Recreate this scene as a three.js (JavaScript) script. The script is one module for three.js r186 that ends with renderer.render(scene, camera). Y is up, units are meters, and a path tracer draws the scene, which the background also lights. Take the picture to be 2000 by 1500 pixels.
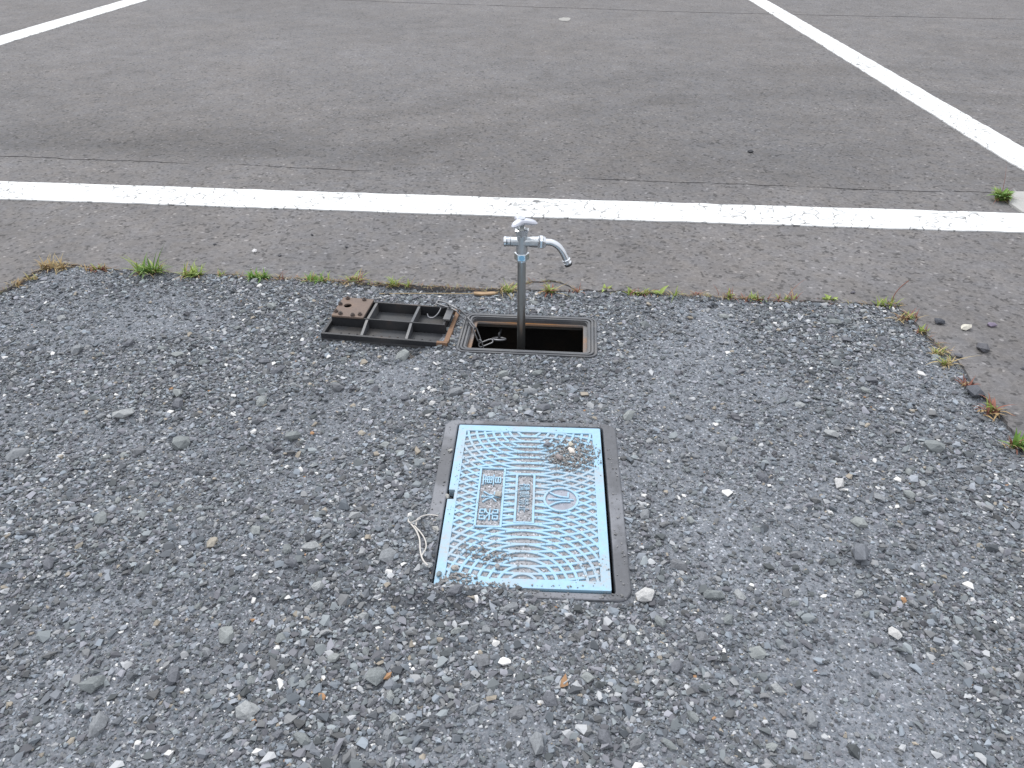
import * as THREE from 'three';
import { mergeGeometries, toCreasedNormals } from 'three/addons/utils/BufferGeometryUtils.js';
import { ConvexGeometry } from 'three/addons/geometries/ConvexGeometry.js';
import { RoundedBoxGeometry } from 'three/addons/geometries/RoundedBoxGeometry.js';

// ---------------------------------------------------------------- camera, sky, sun, exposure
const scene = new THREE.Scene();
const camera = new THREE.PerspectiveCamera(53.13, 4 / 3, 0.05, 500);
camera.position.set(0, 0.9, 0);
camera.rotation.set(-Math.atan(992 / 1500), 0, 0);
scene.add(camera);

const SUN = new THREE.Vector3(-0.35, 1.0, -0.62).normalize();
{
  const W = 512, H = 256, d = new Float32Array(W * H * 4), v = new THREE.Vector3();
  for (let j = 0; j < H; j++) for (let i = 0; i < W; i++) {
    const up = ((j + 0.5) / H - 0.5) * Math.PI, a = ((i + 0.5) / W - 0.5) * 2 * Math.PI;
    v.set(Math.cos(a) * Math.cos(up), Math.sin(up), Math.sin(a) * Math.cos(up));
    const c = Math.max(0, v.dot(SUN));
    const cloud = 0.06 * Math.sin(v.x * 7 + 2 * Math.sin(v.z * 5)) * Math.sin(v.z * 8 + v.x * 3 + 1);
    const L = (0.62 + 0.3 * Math.max(0, v.y) + 0.75 * c ** 5) * (1 + cloud);
    const k = (j * W + i) * 4;
    d[k] = L * 0.95; d[k + 1] = L * 0.99; d[k + 2] = L * 1.07; d[k + 3] = 1;
  }
  const t = new THREE.DataTexture(d, W, H, THREE.RGBAFormat, THREE.FloatType);
  t.mapping = THREE.EquirectangularReflectionMapping; t.magFilter = THREE.LinearFilter; t.needsUpdate = true;
  scene.background = t; scene.environment = t;
}
const sun = new THREE.DirectionalLight(new THREE.Color(1, 0.97, 0.92), 1.3);
sun.position.copy(SUN).multiplyScalar(12).add(new THREE.Vector3(0, 0, -2));
sun.target.position.set(0, 0, -2); scene.add(sun, sun.target);
sun.castShadow = true; sun.shadow.radius = 34; sun.shadow.mapSize.set(4096, 4096);
Object.assign(sun.shadow.camera, { left: -6, right: 6, top: 6, bottom: -6, near: 1, far: 30 });

const renderer = new THREE.WebGLRenderer({ antialias: true });
renderer.setSize(1024, 768);
renderer.toneMapping = THREE.LinearToneMapping;
renderer.toneMappingExposure = 1.42;
renderer.shadowMap.enabled = true;

// ---------------------------------------------------------------- helpers
function rng(seed) { return () => { seed |= 0; seed = seed + 0x6D2B79F5 | 0; let t = Math.imul(seed ^ seed >>> 15, 1 | seed); t = t + Math.imul(t ^ t >>> 7, 61 | t) ^ t; return ((t ^ t >>> 14) >>> 0) / 4294967296; }; }
const R = rng(77);
const rr = (a, b) => a + (b - a) * R();
const clamp = (x, a = 0, b = 1) => Math.min(b, Math.max(a, x));
const sstep = (a, b, x) => { const t = clamp((x - a) / (b - a)); return t * t * (3 - 2 * t); };
const lerp = (a, b, t) => a + (b - a) * t;
function hash(x, y, s = 0) { let h = Math.imul(x, 374761393) + Math.imul(y, 668265263) + Math.imul(s, 2147483647 ^ 0x5bd1e995) | 0; h = Math.imul(h ^ h >>> 13, 1274126177); h ^= h >>> 16; return (h >>> 0) / 4294967296; }
function vnoise(x, y, s = 0, per = 0) {            // value noise, tileable with an integer period
  const ix = Math.floor(x), iy = Math.floor(y), fx = x - ix, fy = y - iy, u = fx * fx * (3 - 2 * fx), v = fy * fy * (3 - 2 * fy);
  const w = per ? (n) => ((n % per) + per) % per : (n) => n;
  const x0 = w(ix), x1 = w(ix + 1), y0 = w(iy), y1 = w(iy + 1);
  return lerp(lerp(hash(x0, y0, s), hash(x1, y0, s), u), lerp(hash(x0, y1, s), hash(x1, y1, s), u), v);
}
function fbm(x, y, s = 0, oct = 4, per = 0) { let a = 0, w = 0.5, n = 0; for (let i = 0; i < oct; i++) { a += w * vnoise(x, y, s + i, per); n += w; x *= 2; y *= 2; per *= 2; w *= 0.55; } return a / n; }
function texture(W, H, fn, srgb = true) {          // fn(u, v) -> [r, g, b] as linear albedo, or a number
  const d = new Uint8Array(W * H * 4), enc = (c) => { c = clamp(c); return 255 * (srgb ? (c <= 0.0031308 ? 12.92 * c : 1.055 * c ** (1 / 2.4) - 0.055) : c); };
  for (let j = 0; j < H; j++) for (let i = 0; i < W; i++) {
    let c = fn((i + 0.5) / W, (j + 0.5) / H); if (typeof c === 'number') c = [c, c, c];
    const k = (j * W + i) * 4; d[k] = enc(c[0]); d[k + 1] = enc(c[1]); d[k + 2] = enc(c[2]); d[k + 3] = 255;
  }
  const t = new THREE.DataTexture(d, W, H); t.wrapS = t.wrapT = THREE.RepeatWrapping; t.magFilter = THREE.LinearFilter; t.minFilter = THREE.LinearMipmapLinearFilter; t.generateMipmaps = true;
  if (srgb) t.colorSpace = THREE.SRGBColorSpace; t.needsUpdate = true; return t;
}
function worley(x, y, per, s) {                    // nearest and second distance and the id of the nearest cell, tileable
  const ix = Math.floor(x), iy = Math.floor(y); let d1 = 9, d2 = 9, id = 0;
  for (let b = -1; b <= 1; b++) for (let a = -1; a <= 1; a++) {
    const cx = ((ix + a) % per + per) % per, cy = ((iy + b) % per + per) % per;
    const dx = ix + a + hash(cx, cy, s) - x, dy = iy + b + hash(cx, cy, s + 1) - y, d = dx * dx + dy * dy;
    if (d < d1) { d2 = d1; d1 = d; id = hash(cx, cy, s + 2); } else if (d < d2) d2 = d;
  }
  return [Math.sqrt(d1), Math.sqrt(d2), id];
}
const V = (x, y, z) => new THREE.Vector3(x, y, z);
const M4 = (x, y, z, rx = 0, ry = 0, rz = 0, s = 1) => new THREE.Matrix4().compose(V(x, y, z), new THREE.Quaternion().setFromEuler(new THREE.Euler(rx, ry, rz, 'YXZ')), V(s, s, s));
function flat(g) { const o = g.index ? g.toNonIndexed() : g; for (const k of Object.keys(o.attributes)) if (!['position', 'normal', 'uv'].includes(k)) o.deleteAttribute(k); o.groups = []; return o; }
function boxUV(g, perMetre = 1) {                  // uv in metres, from the side that each face points to
  g = flat(g); const p = g.attributes.position, uv = new Float32Array(p.count * 2), a = V(0, 0, 0), b = V(0, 0, 0), c = V(0, 0, 0);
  for (let i = 0; i < p.count; i += 3) {
    a.fromBufferAttribute(p, i); b.fromBufferAttribute(p, i + 1).sub(a); c.fromBufferAttribute(p, i + 2).sub(a); b.cross(c);
    const X = Math.abs(b.x), Y = Math.abs(b.y), Z = Math.abs(b.z);
    for (let k = 0; k < 3; k++) { const x = p.getX(i + k), y = p.getY(i + k), z = p.getZ(i + k), q = Y >= X && Y >= Z ? [x, z] : X >= Z ? [z, y] : [x, y]; uv[(i + k) * 2] = q[0] * perMetre; uv[(i + k) * 2 + 1] = q[1] * perMetre; }
  }
  g.setAttribute('uv', new THREE.BufferAttribute(uv, 2)); return g;
}
const join = (list, perMetre = 1) => boxUV(mergeGeometries(list.map(flat)), perMetre);
const box = (w, h, d, x, y, z, ry = 0, r = 0.0008) => new RoundedBoxGeometry(w, h, d, 1, Math.min(r, w / 2.1, h / 2.1, d / 2.1)).applyMatrix4(M4(x, y, z, 0, ry, 0));
const cyl = (r0, r1, h, x, y, z, seg = 24) => new THREE.CylinderGeometry(r1, r0, h, seg).applyMatrix4(M4(x, y, z));
const tube = (pts, r, seg = 40, rad = 8, closed = false) => new THREE.TubeGeometry(new THREE.CatmullRomCurve3(pts.map((p) => V(...p)), closed), seg, r, rad, closed);
const taken = {};
function numbered(n) { const k = taken[n] = (taken[n] ?? -1) + 1; return k ? n + '_' + String(k).padStart(3, '0') : n; }
function mesh(name, geo, mat, parent) { const m = new THREE.Mesh(geo, mat); m.name = parent ? name : numbered(name); m.castShadow = m.receiveShadow = true; (parent ?? scene).add(m); return m; }
function thing(name, label, category, pos = [0, 0, 0], turn = 0, group) { const o = new THREE.Group(); o.name = numbered(name); o.position.set(...pos); o.rotation.order = 'YXZ'; o.rotation.y = turn; o.userData = { label, category }; if (group) o.userData.group = group; scene.add(o); return o; }
function tag(o, label, category, group, kind) { o.userData = { label, category }; if (group) o.userData.group = group; if (kind) o.userData.kind = kind; return o; }
const struct = (o) => { o.userData.kind = 'structure'; return o; };
const lin = (r, g, b) => new THREE.Color().setRGB(r, g, b);
const mat = (c, rough, extra = {}) => new THREE.MeshStandardMaterial({ color: Array.isArray(c) ? lin(...c) : c, roughness: rough, ...extra });
function roundRect(w, h, r, cx = 0, cy = 0, S = THREE.Shape) {
  const s = new S(), x = cx - w / 2, y = cy - h / 2;
  s.moveTo(x + r, y); s.lineTo(x + w - r, y); s.absarc(x + w - r, y + r, r, -Math.PI / 2, 0); s.lineTo(x + w, y + h - r); s.absarc(x + w - r, y + h - r, r, 0, Math.PI / 2);
  s.lineTo(x + r, y + h); s.absarc(x + r, y + h - r, r, Math.PI / 2, Math.PI); s.lineTo(x, y + r); s.absarc(x + r, y + r, r, Math.PI, Math.PI * 1.5); return s;
}
// an outline drawn in (x, z) raised from y0 to y1
function slab(shape, y0, y1, bevel = 0, seg = 8) {
  const g = new THREE.ExtrudeGeometry(shape, { depth: y1 - y0 - 2 * bevel, bevelEnabled: bevel > 0, bevelSize: bevel, bevelThickness: bevel, bevelOffset: -bevel, bevelSegments: 2, curveSegments: seg });
  return g.applyMatrix4(new THREE.Matrix4().makeRotationX(Math.PI / 2)).translate(0, y1 - bevel, 0);
}
function ring(w, h, r, w2, h2, r2, y0, y1, bevel = 0) { const s = roundRect(w, h, r); s.holes.push(roundRect(w2, h2, r2, 0, 0, THREE.Path)); return slab(s, y0, y1, bevel); }

// ---------------------------------------------------------------- surface textures (colour, grain and relief only)
const ASPH = 2.4;
const asphField = (() => {                         // worn, dust-filled asphalt: fine stone, open pits between, a few pale chips
  const N = 2048, tone = new Float32Array(N * N * 3), relief = new Float32Array(N * N);
  for (let j = 0; j < N; j++) for (let i = 0; i < N; i++) {
    const u = i / N, v = j / N;
    const [a, b, id] = worley(u * 300, v * 300, 300, 11);
    const wob = fbm(u * 60, v * 60, 3, 3, 60), pitN = vnoise(u * 210, v * 210, 21, 210) * 0.62 + vnoise(u * 420, v * 420, 22, 420) * 0.38;
    const pit = sstep(0.70, 0.80, pitN + 0.22 * (wob - 0.5));
    const edge = sstep(0.0, 0.22, b - a);
    let t = 0.137 * (0.80 + 0.34 * id) * (0.90 + 0.10 * edge) * (0.84 + 0.32 * fbm(u * 24, v * 24, 5, 4, 24)) * (0.92 + 0.16 * hash(i, j, 9));
    if (id > 0.988) t *= 1.45; else if (id < 0.05) t *= 0.78;
    t = lerp(t, 0.04, pit * 0.75);
    const w = vnoise(u * 90, v * 90, 31, 90) - 0.5, k = (j * N + i) * 3;
    tone[k] = t * (1.05 + 0.05 * w); tone[k + 1] = t * (0.99 + 0.01 * w); tone[k + 2] = t * (0.975 - 0.05 * w);
    relief[j * N + i] = clamp(0.55 + 0.25 * edge * (0.5 + id) - 0.5 * pit + 0.1 * hash(i, j, 12));
  }
  return { N, tone, relief };
})();
const asphMap = texture(2048, 2048, (u, v) => { const k = (Math.floor(v * 2048) * 2048 + Math.floor(u * 2048)) * 3; return [asphField.tone[k], asphField.tone[k + 1], asphField.tone[k + 2]]; });
const asphBump = texture(2048, 2048, (u, v) => asphField.relief[Math.floor(v * 2048) * 2048 + Math.floor(u * 2048)], false);
const asphaltMat = mat([1, 1, 1], 0.93, { map: asphMap, bumpMap: asphBump, bumpScale: 0.0022, vertexColors: true });

const GRIT = 0.9;                                  // crushed stone dust, grains of 1 to 4 mm
const gritField = (() => {
  const N = 1024, tone = new Float32Array(N * N * 3), relief = new Float32Array(N * N);
  for (let j = 0; j < N; j++) for (let i = 0; i < N; i++) {
    const u = i / N, v = j / N, [a, b, id] = worley(u * 300, v * 300, 300, 41), [a2, b2, id2] = worley(u * 130, v * 130, 130, 51);
    const e = sstep(0, 0.25, b - a), e2 = sstep(0.02, 0.2, b2 - a2) * sstep(0.6, 0.7, id2);
    let t = 0.165 * (0.7 + 0.55 * id) * (0.75 + 0.25 * e) * (0.86 + 0.28 * fbm(u * 12, v * 12, 6, 4, 12));
    t = lerp(t, 0.16 * (0.6 + 0.9 * hash(Math.floor(id2 * 9999), 3)), e2 * 0.8);
    if (id > 0.97) t *= 1.9;
    const k = (j * N + i) * 3, w = id - 0.5;
    tone[k] = t * (0.965 + 0.06 * w); tone[k + 1] = t * 1.0; tone[k + 2] = t * (1.055 - 0.06 * w);
    relief[j * N + i] = clamp(0.2 + 0.35 * e * id + 0.4 * e2 * id2);
  }
  return { N, tone, relief };
})();
const gritMap = texture(1024, 1024, (u, v) => { const k = (Math.floor(v * 1024) * 1024 + Math.floor(u * 1024)) * 3; return [gritField.tone[k], gritField.tone[k + 1], gritField.tone[k + 2]]; });
const gritBump = texture(1024, 1024, (u, v) => gritField.relief[Math.floor(v * 1024) * 1024 + Math.floor(u * 1024)], false);
const gritPlain = mat([1, 1, 1], 0.95, { map: gritMap });
const gritMat = mat([1, 1, 1], 0.95, { map: gritMap, bumpMap: gritBump, bumpScale: 0.002, vertexColors: true });

const paintMap = texture(2048, 512, (u, v) => {    // thermoplastic line paint: fine cracks, chips and pits; u spans 2 m, v spans 0.5 m
  const x = u * 2, y = v * 0.5;
  const wx = x + 0.018 * (fbm(x * 40, y * 40, 61, 3) - 0.5), wy = y + 0.018 * (fbm(x * 40, y * 40, 65, 3) - 0.5);
  const [a, b, id] = worley(wx * 22, wy * 22, 44, 71), broken = sstep(0.36, 0.56, fbm(x * 9, y * 9, 73, 3));
  const crack = (1 - sstep(0.02, 0.085, b - a)) * broken * sstep(0.30, 0.55, vnoise(x * 60, y * 60, 75));
  const pit = sstep(0.77, 0.83, vnoise(x * 130, y * 130, 77) * 0.7 + vnoise(x * 260, y * 260, 78) * 0.3);
  const fl = sstep(0.74, 0.80, fbm(x * 30, y * 45, 79, 3));
  let t = 0.68 * (0.84 + 0.22 * fbm(x * 14, y * 14, 81, 4));
  t = lerp(t, 0.13, clamp(crack * 0.95 + pit * 0.55 + fl * 0.5));
  return [t, t, t * 0.985];
});
const paintMat = mat([1, 1, 1], 0.75, { map: paintMap });

const rustMap = (dark, brown, orange, amount, seed) => texture(512, 512, (u, v) => {
  const n = fbm(u * 6, v * 6, seed, 5, 6), m = fbm(u * 18, v * 18, seed + 9, 4, 18), s = hash(Math.floor(u * 512), Math.floor(v * 512), seed);
  const a = sstep(1 - amount - 0.12, 1 - amount + 0.12, n * 0.75 + m * 0.25 + 0.12), o = sstep(0.52, 0.66, m * 0.6 + n * 0.4), k = 0.88 + 0.24 * s;
  return [0, 1, 2].map((c) => lerp(dark[c], lerp(brown[c], orange[c], o), a) * k);
});
const ironMat = mat([1, 1, 1], 0.55, { map: rustMap([0.02, 0.021, 0.024], [0.04, 0.04, 0.042], [0.06, 0.042, 0.034], 0.36, 101), metalness: 0.15 });
const troughMat = mat([1, 1, 1], 0.7, { map: rustMap([0.028, 0.03, 0.034], [0.048, 0.05, 0.054], [0.06, 0.056, 0.053], 0.45, 111) });
const plateRustMat = mat([1, 1, 1], 0.8, { map: rustMap([0.10, 0.08, 0.07], [0.155, 0.115, 0.095], [0.19, 0.13, 0.095], 0.55, 121) });
const orangeRustMat = mat([1, 1, 1], 0.85, { map: rustMap([0.10, 0.075, 0.06], [0.19, 0.11, 0.065], [0.29, 0.15, 0.07], 0.6, 141) });
const edgeRustMat = mat([1, 1, 1], 0.8, { map: rustMap([0.045, 0.043, 0.045], [0.13, 0.09, 0.07], [0.2, 0.115, 0.065], 0.42, 151) });
const castMat = mat([1, 1, 1], 0.5, { map: rustMap([0.065, 0.069, 0.078], [0.09, 0.093, 0.1], [0.12, 0.118, 0.118], 0.4, 161), metalness: 0.1 });
const ledgeMat = mat([1, 1, 1], 0.85, { map: rustMap([0.17, 0.165, 0.165], [0.26, 0.17, 0.115], [0.36, 0.17, 0.06], 0.5, 171) });
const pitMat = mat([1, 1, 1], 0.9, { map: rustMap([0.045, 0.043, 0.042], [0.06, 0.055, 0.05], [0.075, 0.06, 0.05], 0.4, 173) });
const frameMat = mat([1, 1, 1], 0.6, { map: texture(512, 512, (u, v) => {   // dark grey plastic, dusty film with streaks and grains
  const n = fbm(u * 8, v * 8, 181, 5, 8), g = vnoise(u * 120, v * 120, 183, 120), t = lerp(0.095, 0.18, sstep(0.42, 0.66, n)) * (0.92 + 0.16 * g);
  return [t * 0.97, t * 1.0, t * 1.1];
}) });
const blue = [0.285, 0.465, 0.60];
const blueMap = texture(512, 512, (u, v) => {
  const n = fbm(u * 7, v * 7, 191, 5, 7), g = vnoise(u * 90, v * 90, 193, 90), speck = sstep(0.8, 0.86, vnoise(u * 150, v * 150, 195, 150));
  const d = sstep(0.48, 0.68, n) * 0.42 + sstep(0.7, 0.8, g) * sstep(0.45, 0.6, n) * 0.3 + speck * 0.35, dust = [0.36, 0.36, 0.36];
  return [0, 1, 2].map((c) => lerp(blue[c] * (0.95 + 0.1 * g), dust[c], d));
});
const blueMat = mat([1, 1, 1], 0.55, { map: blueMap });
const dustMat = mat([1, 1, 1], 0.95, { map: texture(512, 512, (u, v) => {  // fine dirt lying in the pockets of the cover
  const n = fbm(u * 10, v * 10, 201, 4, 10), [a, b, id] = worley(u * 110, v * 110, 110, 203), k = (0.72 + 0.5 * id) * (0.75 + 0.5 * n) * (id > 0.93 ? 1.5 : id < 0.1 ? 0.5 : 1);
  return [0.325 * k, 0.325 * k, 0.34 * k];
}), bumpMap: gritBump, bumpScale: 0.001 });
const stoneMap = texture(512, 512, (u, v) => { const n = fbm(u * 5, v * 16, 211, 5), g = fbm(u * 40, v * 40, 215, 3), vein = sstep(0.47, 0.5, n) * (1 - sstep(0.5, 0.53, n)); return clamp((0.62 + 0.4 * n) * (0.8 + 0.35 * g) + 0.25 * vein * g, 0, 1); });
const stoneBump = texture(256, 256, (u, v) => fbm(u * 10, v * 10, 221, 5, 10), false);

// ---------------------------------------------------------------- the ground
struct(mesh('ground', new THREE.PlaneGeometry(400, 400).rotateX(-Math.PI / 2).translate(0, -0.5, 0), mat([0.12, 0.11, 0.10], 1)));

const FAUCET = { x: 0.0385, z: -1.571, a: -0.082, w: 0.322, d: 0.186 };   // the open valve box
const METER = { x: 0.0262, z: -1.0, a: -0.047, w: 0.33, d: 0.424, tilt: 0.042, y: 0.002 };   // the water meter box
const local = (o, x, z) => { const c = Math.cos(o.a), s = Math.sin(o.a), dx = x - o.x, dz = z - o.z; return [dx * c - dz * s, dx * s + dz * c]; };
const rectDist = (o, x, z) => { const [u, v] = local(o, x, z); return Math.max(Math.abs(u) - o.w / 2, Math.abs(v) - o.d / 2); };
const meterPlane = (x, z) => { const [, v] = local(METER, x, z); return METER.y - v * Math.tan(METER.tilt); };

// patch outline: the cut edges of the asphalt round the gravel
const wig = (t, s) => (fbm(t * 9, s, s, 4) - 0.5) * 0.018 + (fbm(t * 60, s, s + 7, 2) - 0.5) * 0.012;
const BACK = [[-1.33, -1.975], [-1.158, -1.9446], [-0.85, -1.905], [-0.5484, -1.872], [-0.3, -1.838], [-0.134, -1.818], [0.02, -1.82], [0.2, -1.806], [0.5251, -1.7654], [0.97, -1.7176]];
const along = (P, x) => { for (let i = 0; i < P.length - 1; i++) if (x <= P[i + 1][0] || i === P.length - 2) { const t = (x - P[i][0]) / (P[i + 1][0] - P[i][0]); return lerp(P[i][1], P[i + 1][1], t); } };
const XL = -1.315, XR = 0.968, ZF = 0.9;
const CRACK = [[-0.03, -1.8245], [-0.005, -1.8315], [0.02, -1.8395], [0.055, -1.858], [0.075, -1.856], [0.10, -1.8655], [0.125, -1.8555], [0.15, -1.8325], [0.165, -1.808]];
const backEdge = (x) => x > -0.03 && x < 0.165 ? along(CRACK, x) : along(BACK, x) + (x > XL && x < XR ? wig(x, 3) * Math.min(1, (x - XL) * 20, (XR - x) * 20) : 0);
const leftEdge = (z) => XL + 0.02 * sstep(-1.9, -1.6, z) + wig(z, 23) * 1.2 - 0.05 * sstep(-1.88, -1.70, z) + 0.03 * (1 - sstep(-1.98, -1.86, z));
const rightEdge = (z) => { const t = z; return XR + 0.018 * sstep(-1.7, -1.5, t) - 0.02 * sstep(-1.4, -1.1, t) + wig(z, 33); };
const seamNear = (x) => along([[-14, -4.05], [-1.97, -2.952], [-0.9566, -2.8453], [0, -2.71], [0.8932, -2.6174], [1.74, -2.5345], [14, -1.45]], x) + (fbm(x * 5, 2, 41, 3) - 0.5) * 0.03 + (fbm(x * 40, 2, 43, 2) - 0.5) * 0.012;
const seamFar = (x) => along([[-30, -14.5], [-3.33, -7.95], [-0.87, -7.26], [1.6165, -6.67], [3.87, -6.36], [30, -3]], x) + (fbm(x * 4, 4, 47, 3) - 0.5) * 0.04;

// large soft differences in the colour of the asphalt: damp-stained strip by the joint, rolled bands, scuffs
function asphTone(x, z) {
  let t = 0.84 + 0.34 * fbm(x * 1.3 + 5, z * 1.0, 301, 4) + 0.18 * (fbm(x * 6, z * 6, 311, 3) - 0.5);
  const d = z - seamNear(x);
  t *= 1 - 0.32 * Math.exp(-((d + 0.16) ** 2) / (d > -0.16 ? 0.016 : 0.12)) * sstep(0.35, 0.6, fbm(x * 1.1 + 3, 1, 321, 3) + 0.3 * sstep(0.2, -1.2, x)) * (0.4 + 0.6 * sstep(0.2, -1.3, x));
  const arc = Math.hypot(x - 1.6, z + 1.2), arc2 = Math.hypot(x - 1.9, z + 1.0);
  t *= 1 - 0.13 * Math.exp(-((arc - 2.75) ** 2) / 0.012) * sstep(-2.2, -3.2, z) - 0.12 * Math.exp(-((arc2 - 3.55) ** 2) / 0.02) * sstep(-2.6, -3.6, z);
  const sx = (x - 0.62) * 0.93 + (z + 3.75) * 0.37, sz = -(x - 0.62) * 0.37 + (z + 3.75) * 0.93;
  t *= 1 + 0.13 * Math.exp(-(sx * sx) / 0.09 - (sz * sz) / 0.003) * fbm(x * 14, z * 14, 331, 3);
  return t;
}
// a sheet of asphalt, 6 cm thick, between the corners given by at(u, v) -> [x, z]
function asphaltSheet(name, at, nu, nv, parent) {
  const pos = [], col = [], uv = [], idx = [], add = (x, y, z) => { const t = asphTone(x, z), w = fbm(x * 2, z * 2, 341, 3) - 0.5; pos.push(x, y, z); col.push(t * (1 + 0.04 * w), t, t * (1 - 0.05 * w)); uv.push(x / ASPH + y / ASPH, z / ASPH + y / ASPH); return pos.length / 3 - 1; };
  const top = [];
  for (let j = 0; j <= nv; j++) for (let i = 0; i <= nu; i++) { const [x, z] = at(i / nu, j / nv); top.push(add(x, 0, z)); }
  const q = (a, b, c, d) => idx.push(a, b, c, a, c, d), T = (i, j) => top[j * (nu + 1) + i];
  for (let j = 0; j < nv; j++) for (let i = 0; i < nu; i++) q(T(i, j), T(i + 1, j), T(i + 1, j + 1), T(i, j + 1));
  const loop = []; for (let i = 0; i < nu; i++) loop.push([i, 0]); for (let j = 0; j < nv; j++) loop.push([nu, j]); for (let i = nu; i > 0; i--) loop.push([i, nv]); for (let j = nv; j > 0; j--) loop.push([0, j]);
  let prev = null, first = null;
  for (const [i, j] of [...loop, loop[0]]) { const [x, z] = at(i / nu, j / nv), a = add(x, 0, z), b = add(x, -0.06, z); if (prev) q(prev[0], prev[1], b, a); prev = [a, b]; }
  const g = new THREE.BufferGeometry(); g.setAttribute('position', new THREE.Float32BufferAttribute(pos, 3)); g.setAttribute('color', new THREE.Float32BufferAttribute(col, 3)); g.setAttribute('uv', new THREE.Float32BufferAttribute(uv, 2)); g.setIndex(idx);
  const o = flatShadeEdges(g); return struct(mesh(name, o, asphaltMat));
}
function flatShadeEdges(g) { g.computeVertexNormals(); return g; }
// (u to the right, v towards the camera)
const easeMid = (u) => { const t = u * 2 - 1; return Math.sign(t) * Math.abs(t) ** 2.2 * 14; };
asphaltSheet('asphalt', (u, v) => { const x = lerp(-13.9, 13.9, u) , X = u < 0.5 ? -13.9 * (1 - 2 * u) ** 2.6 : 13.9 * (2 * u - 1) ** 2.6; return [X, lerp(seamNear(X) + 0.007 * sstep(0.36, 0.56, fbm(X * 3, 9, 51, 3)), backEdge(X), v)]; }, 1200, 24);
asphaltSheet('asphalt', (u, v) => { const X = lerp(-13.9, 13.9, u); return [X, lerp(seamFar(X) + 0.018, seamNear(X), v)]; }, 700, 120);
asphaltSheet('asphalt', (u, v) => { const X = lerp(-29.9, 29.9, u); return [X, lerp(-60, seamFar(X), v)]; }, 300, 60);
asphaltSheet('asphalt', (u, v) => { const z0 = along(BACK, XL), z = lerp(z0, ZF, v), xe = v === 0 ? XL : leftEdge(z); const X = lerp(xe, -13.9, (1 - u) ** 2); return [X, lerp(along(BACK, X), ZF, v)]; }, 60, 500);
asphaltSheet('asphalt', (u, v) => { const z0 = along(BACK, XR), z = lerp(z0, ZF, v), xe = v === 0 ? XR : rightEdge(z); const X = lerp(xe, 13.9, u * u); return [X, lerp(along(BACK, X), ZF, v)]; }, 60, 500);
asphaltSheet('asphalt', (u, v) => [lerp(-13.9, 13.9, u), lerp(ZF, 14, v)], 60, 30);

// ---- gravel bed: a height field with two openings
const FINE = [[0.334, -0.907, 0.17], [0.386, -1.509, 0.2], [-0.63, -0.769, 0.12], [-0.2468, -1.422, 0.12], [0.2985, -1.322, 0.15], [0.538, -1.341, 0.13], [-0.2085, -0.967, 0.09], [0.42, -0.565, 0.17], [-0.856, -1.605, 0.12]];
function coarse(x, z) {                            // 0: packed stone dust, 1: loose stones
  let c = sstep(0.40, 0.60, fbm(x * 4.2, z * 4.2, 401, 4)) * 0.8 + 0.2;
  for (const [fx, fz, r] of FINE) c *= 1 - 0.92 * Math.exp(-((x - fx) ** 2 + (z - fz) ** 2) / (r * r));
  return clamp(c + 0.35 * Math.exp(-((x + 0.62) ** 2 + (z + 1.0) ** 2) / 0.06) + 0.3 * Math.exp(-((x - 0.78) ** 2 + (z + 1.05) ** 2) / 0.05) + 0.3 * Math.exp(-((x + 0.3) ** 2 + (z + 0.62) ** 2) / 0.05));
}
function gravelY(x, z) {
  let h = -0.009 + 0.022 * (fbm(x * 2.6, z * 2.6, 411, 3) - 0.5) + 0.010 * (fbm(x * 11, z * 11, 421, 3) - 0.5) + 0.0045 * (fbm(x * 60, z * 60, 431, 3) - 0.5);
  const dz = z - along(BACK, clamp(x, XL, XR)); h = lerp(-0.003 + 0.006 * (fbm(x * 14, z * 14, 435, 2) - 0.5), h, sstep(0.0, 0.14, dz)) - 0.012 * Math.exp(-(((x + 0.2) / 0.22) ** 2)) * (1 - sstep(0, 0.12, dz));
  if (dz < -0.002 && x > -0.05 && x < 0.19) h = -0.03;
  const df = rectDist(FAUCET, x, z); h = lerp(-0.001 + 0.004 * (fbm(x * 40, z * 40, 441, 2) - 0.5), h, sstep(0.0, 0.10, df));
  const dm = rectDist(METER, x, z), mp = meterPlane(x, z);
  h = lerp(mp - 0.0035 + 0.004 * (fbm(x * 25, z * 25, 451, 2) - 0.5), h, sstep(0.0, 0.16, dm));
  const [mu, mv] = local(METER, x, z);             // stones heaped over the near left corner of the frame
  const heap = Math.exp(-(((mu + 0.115) / 0.085) ** 2) - (((mv - 0.212) / 0.019) ** 2)) * sstep(0.184, 0.202, mv);
  const heap2 = sstep(-0.136, -0.150, mu) * sstep(0.03, 0.08, mv) * (1 - sstep(0.21, 0.25, mv));
  return h + heap * 0.016 + heap2 * 0.009;
}
const buried = (x, z) => { const [mu, mv] = local(METER, x, z); return (mv > 0.194 && mu < 0.0 + 0.06 * (fbm(x * 30, z * 30, 461, 2) - 0.5) * 2) || (mv > 0.04 && mu < -0.144 && mv < 0.24); };
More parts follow.
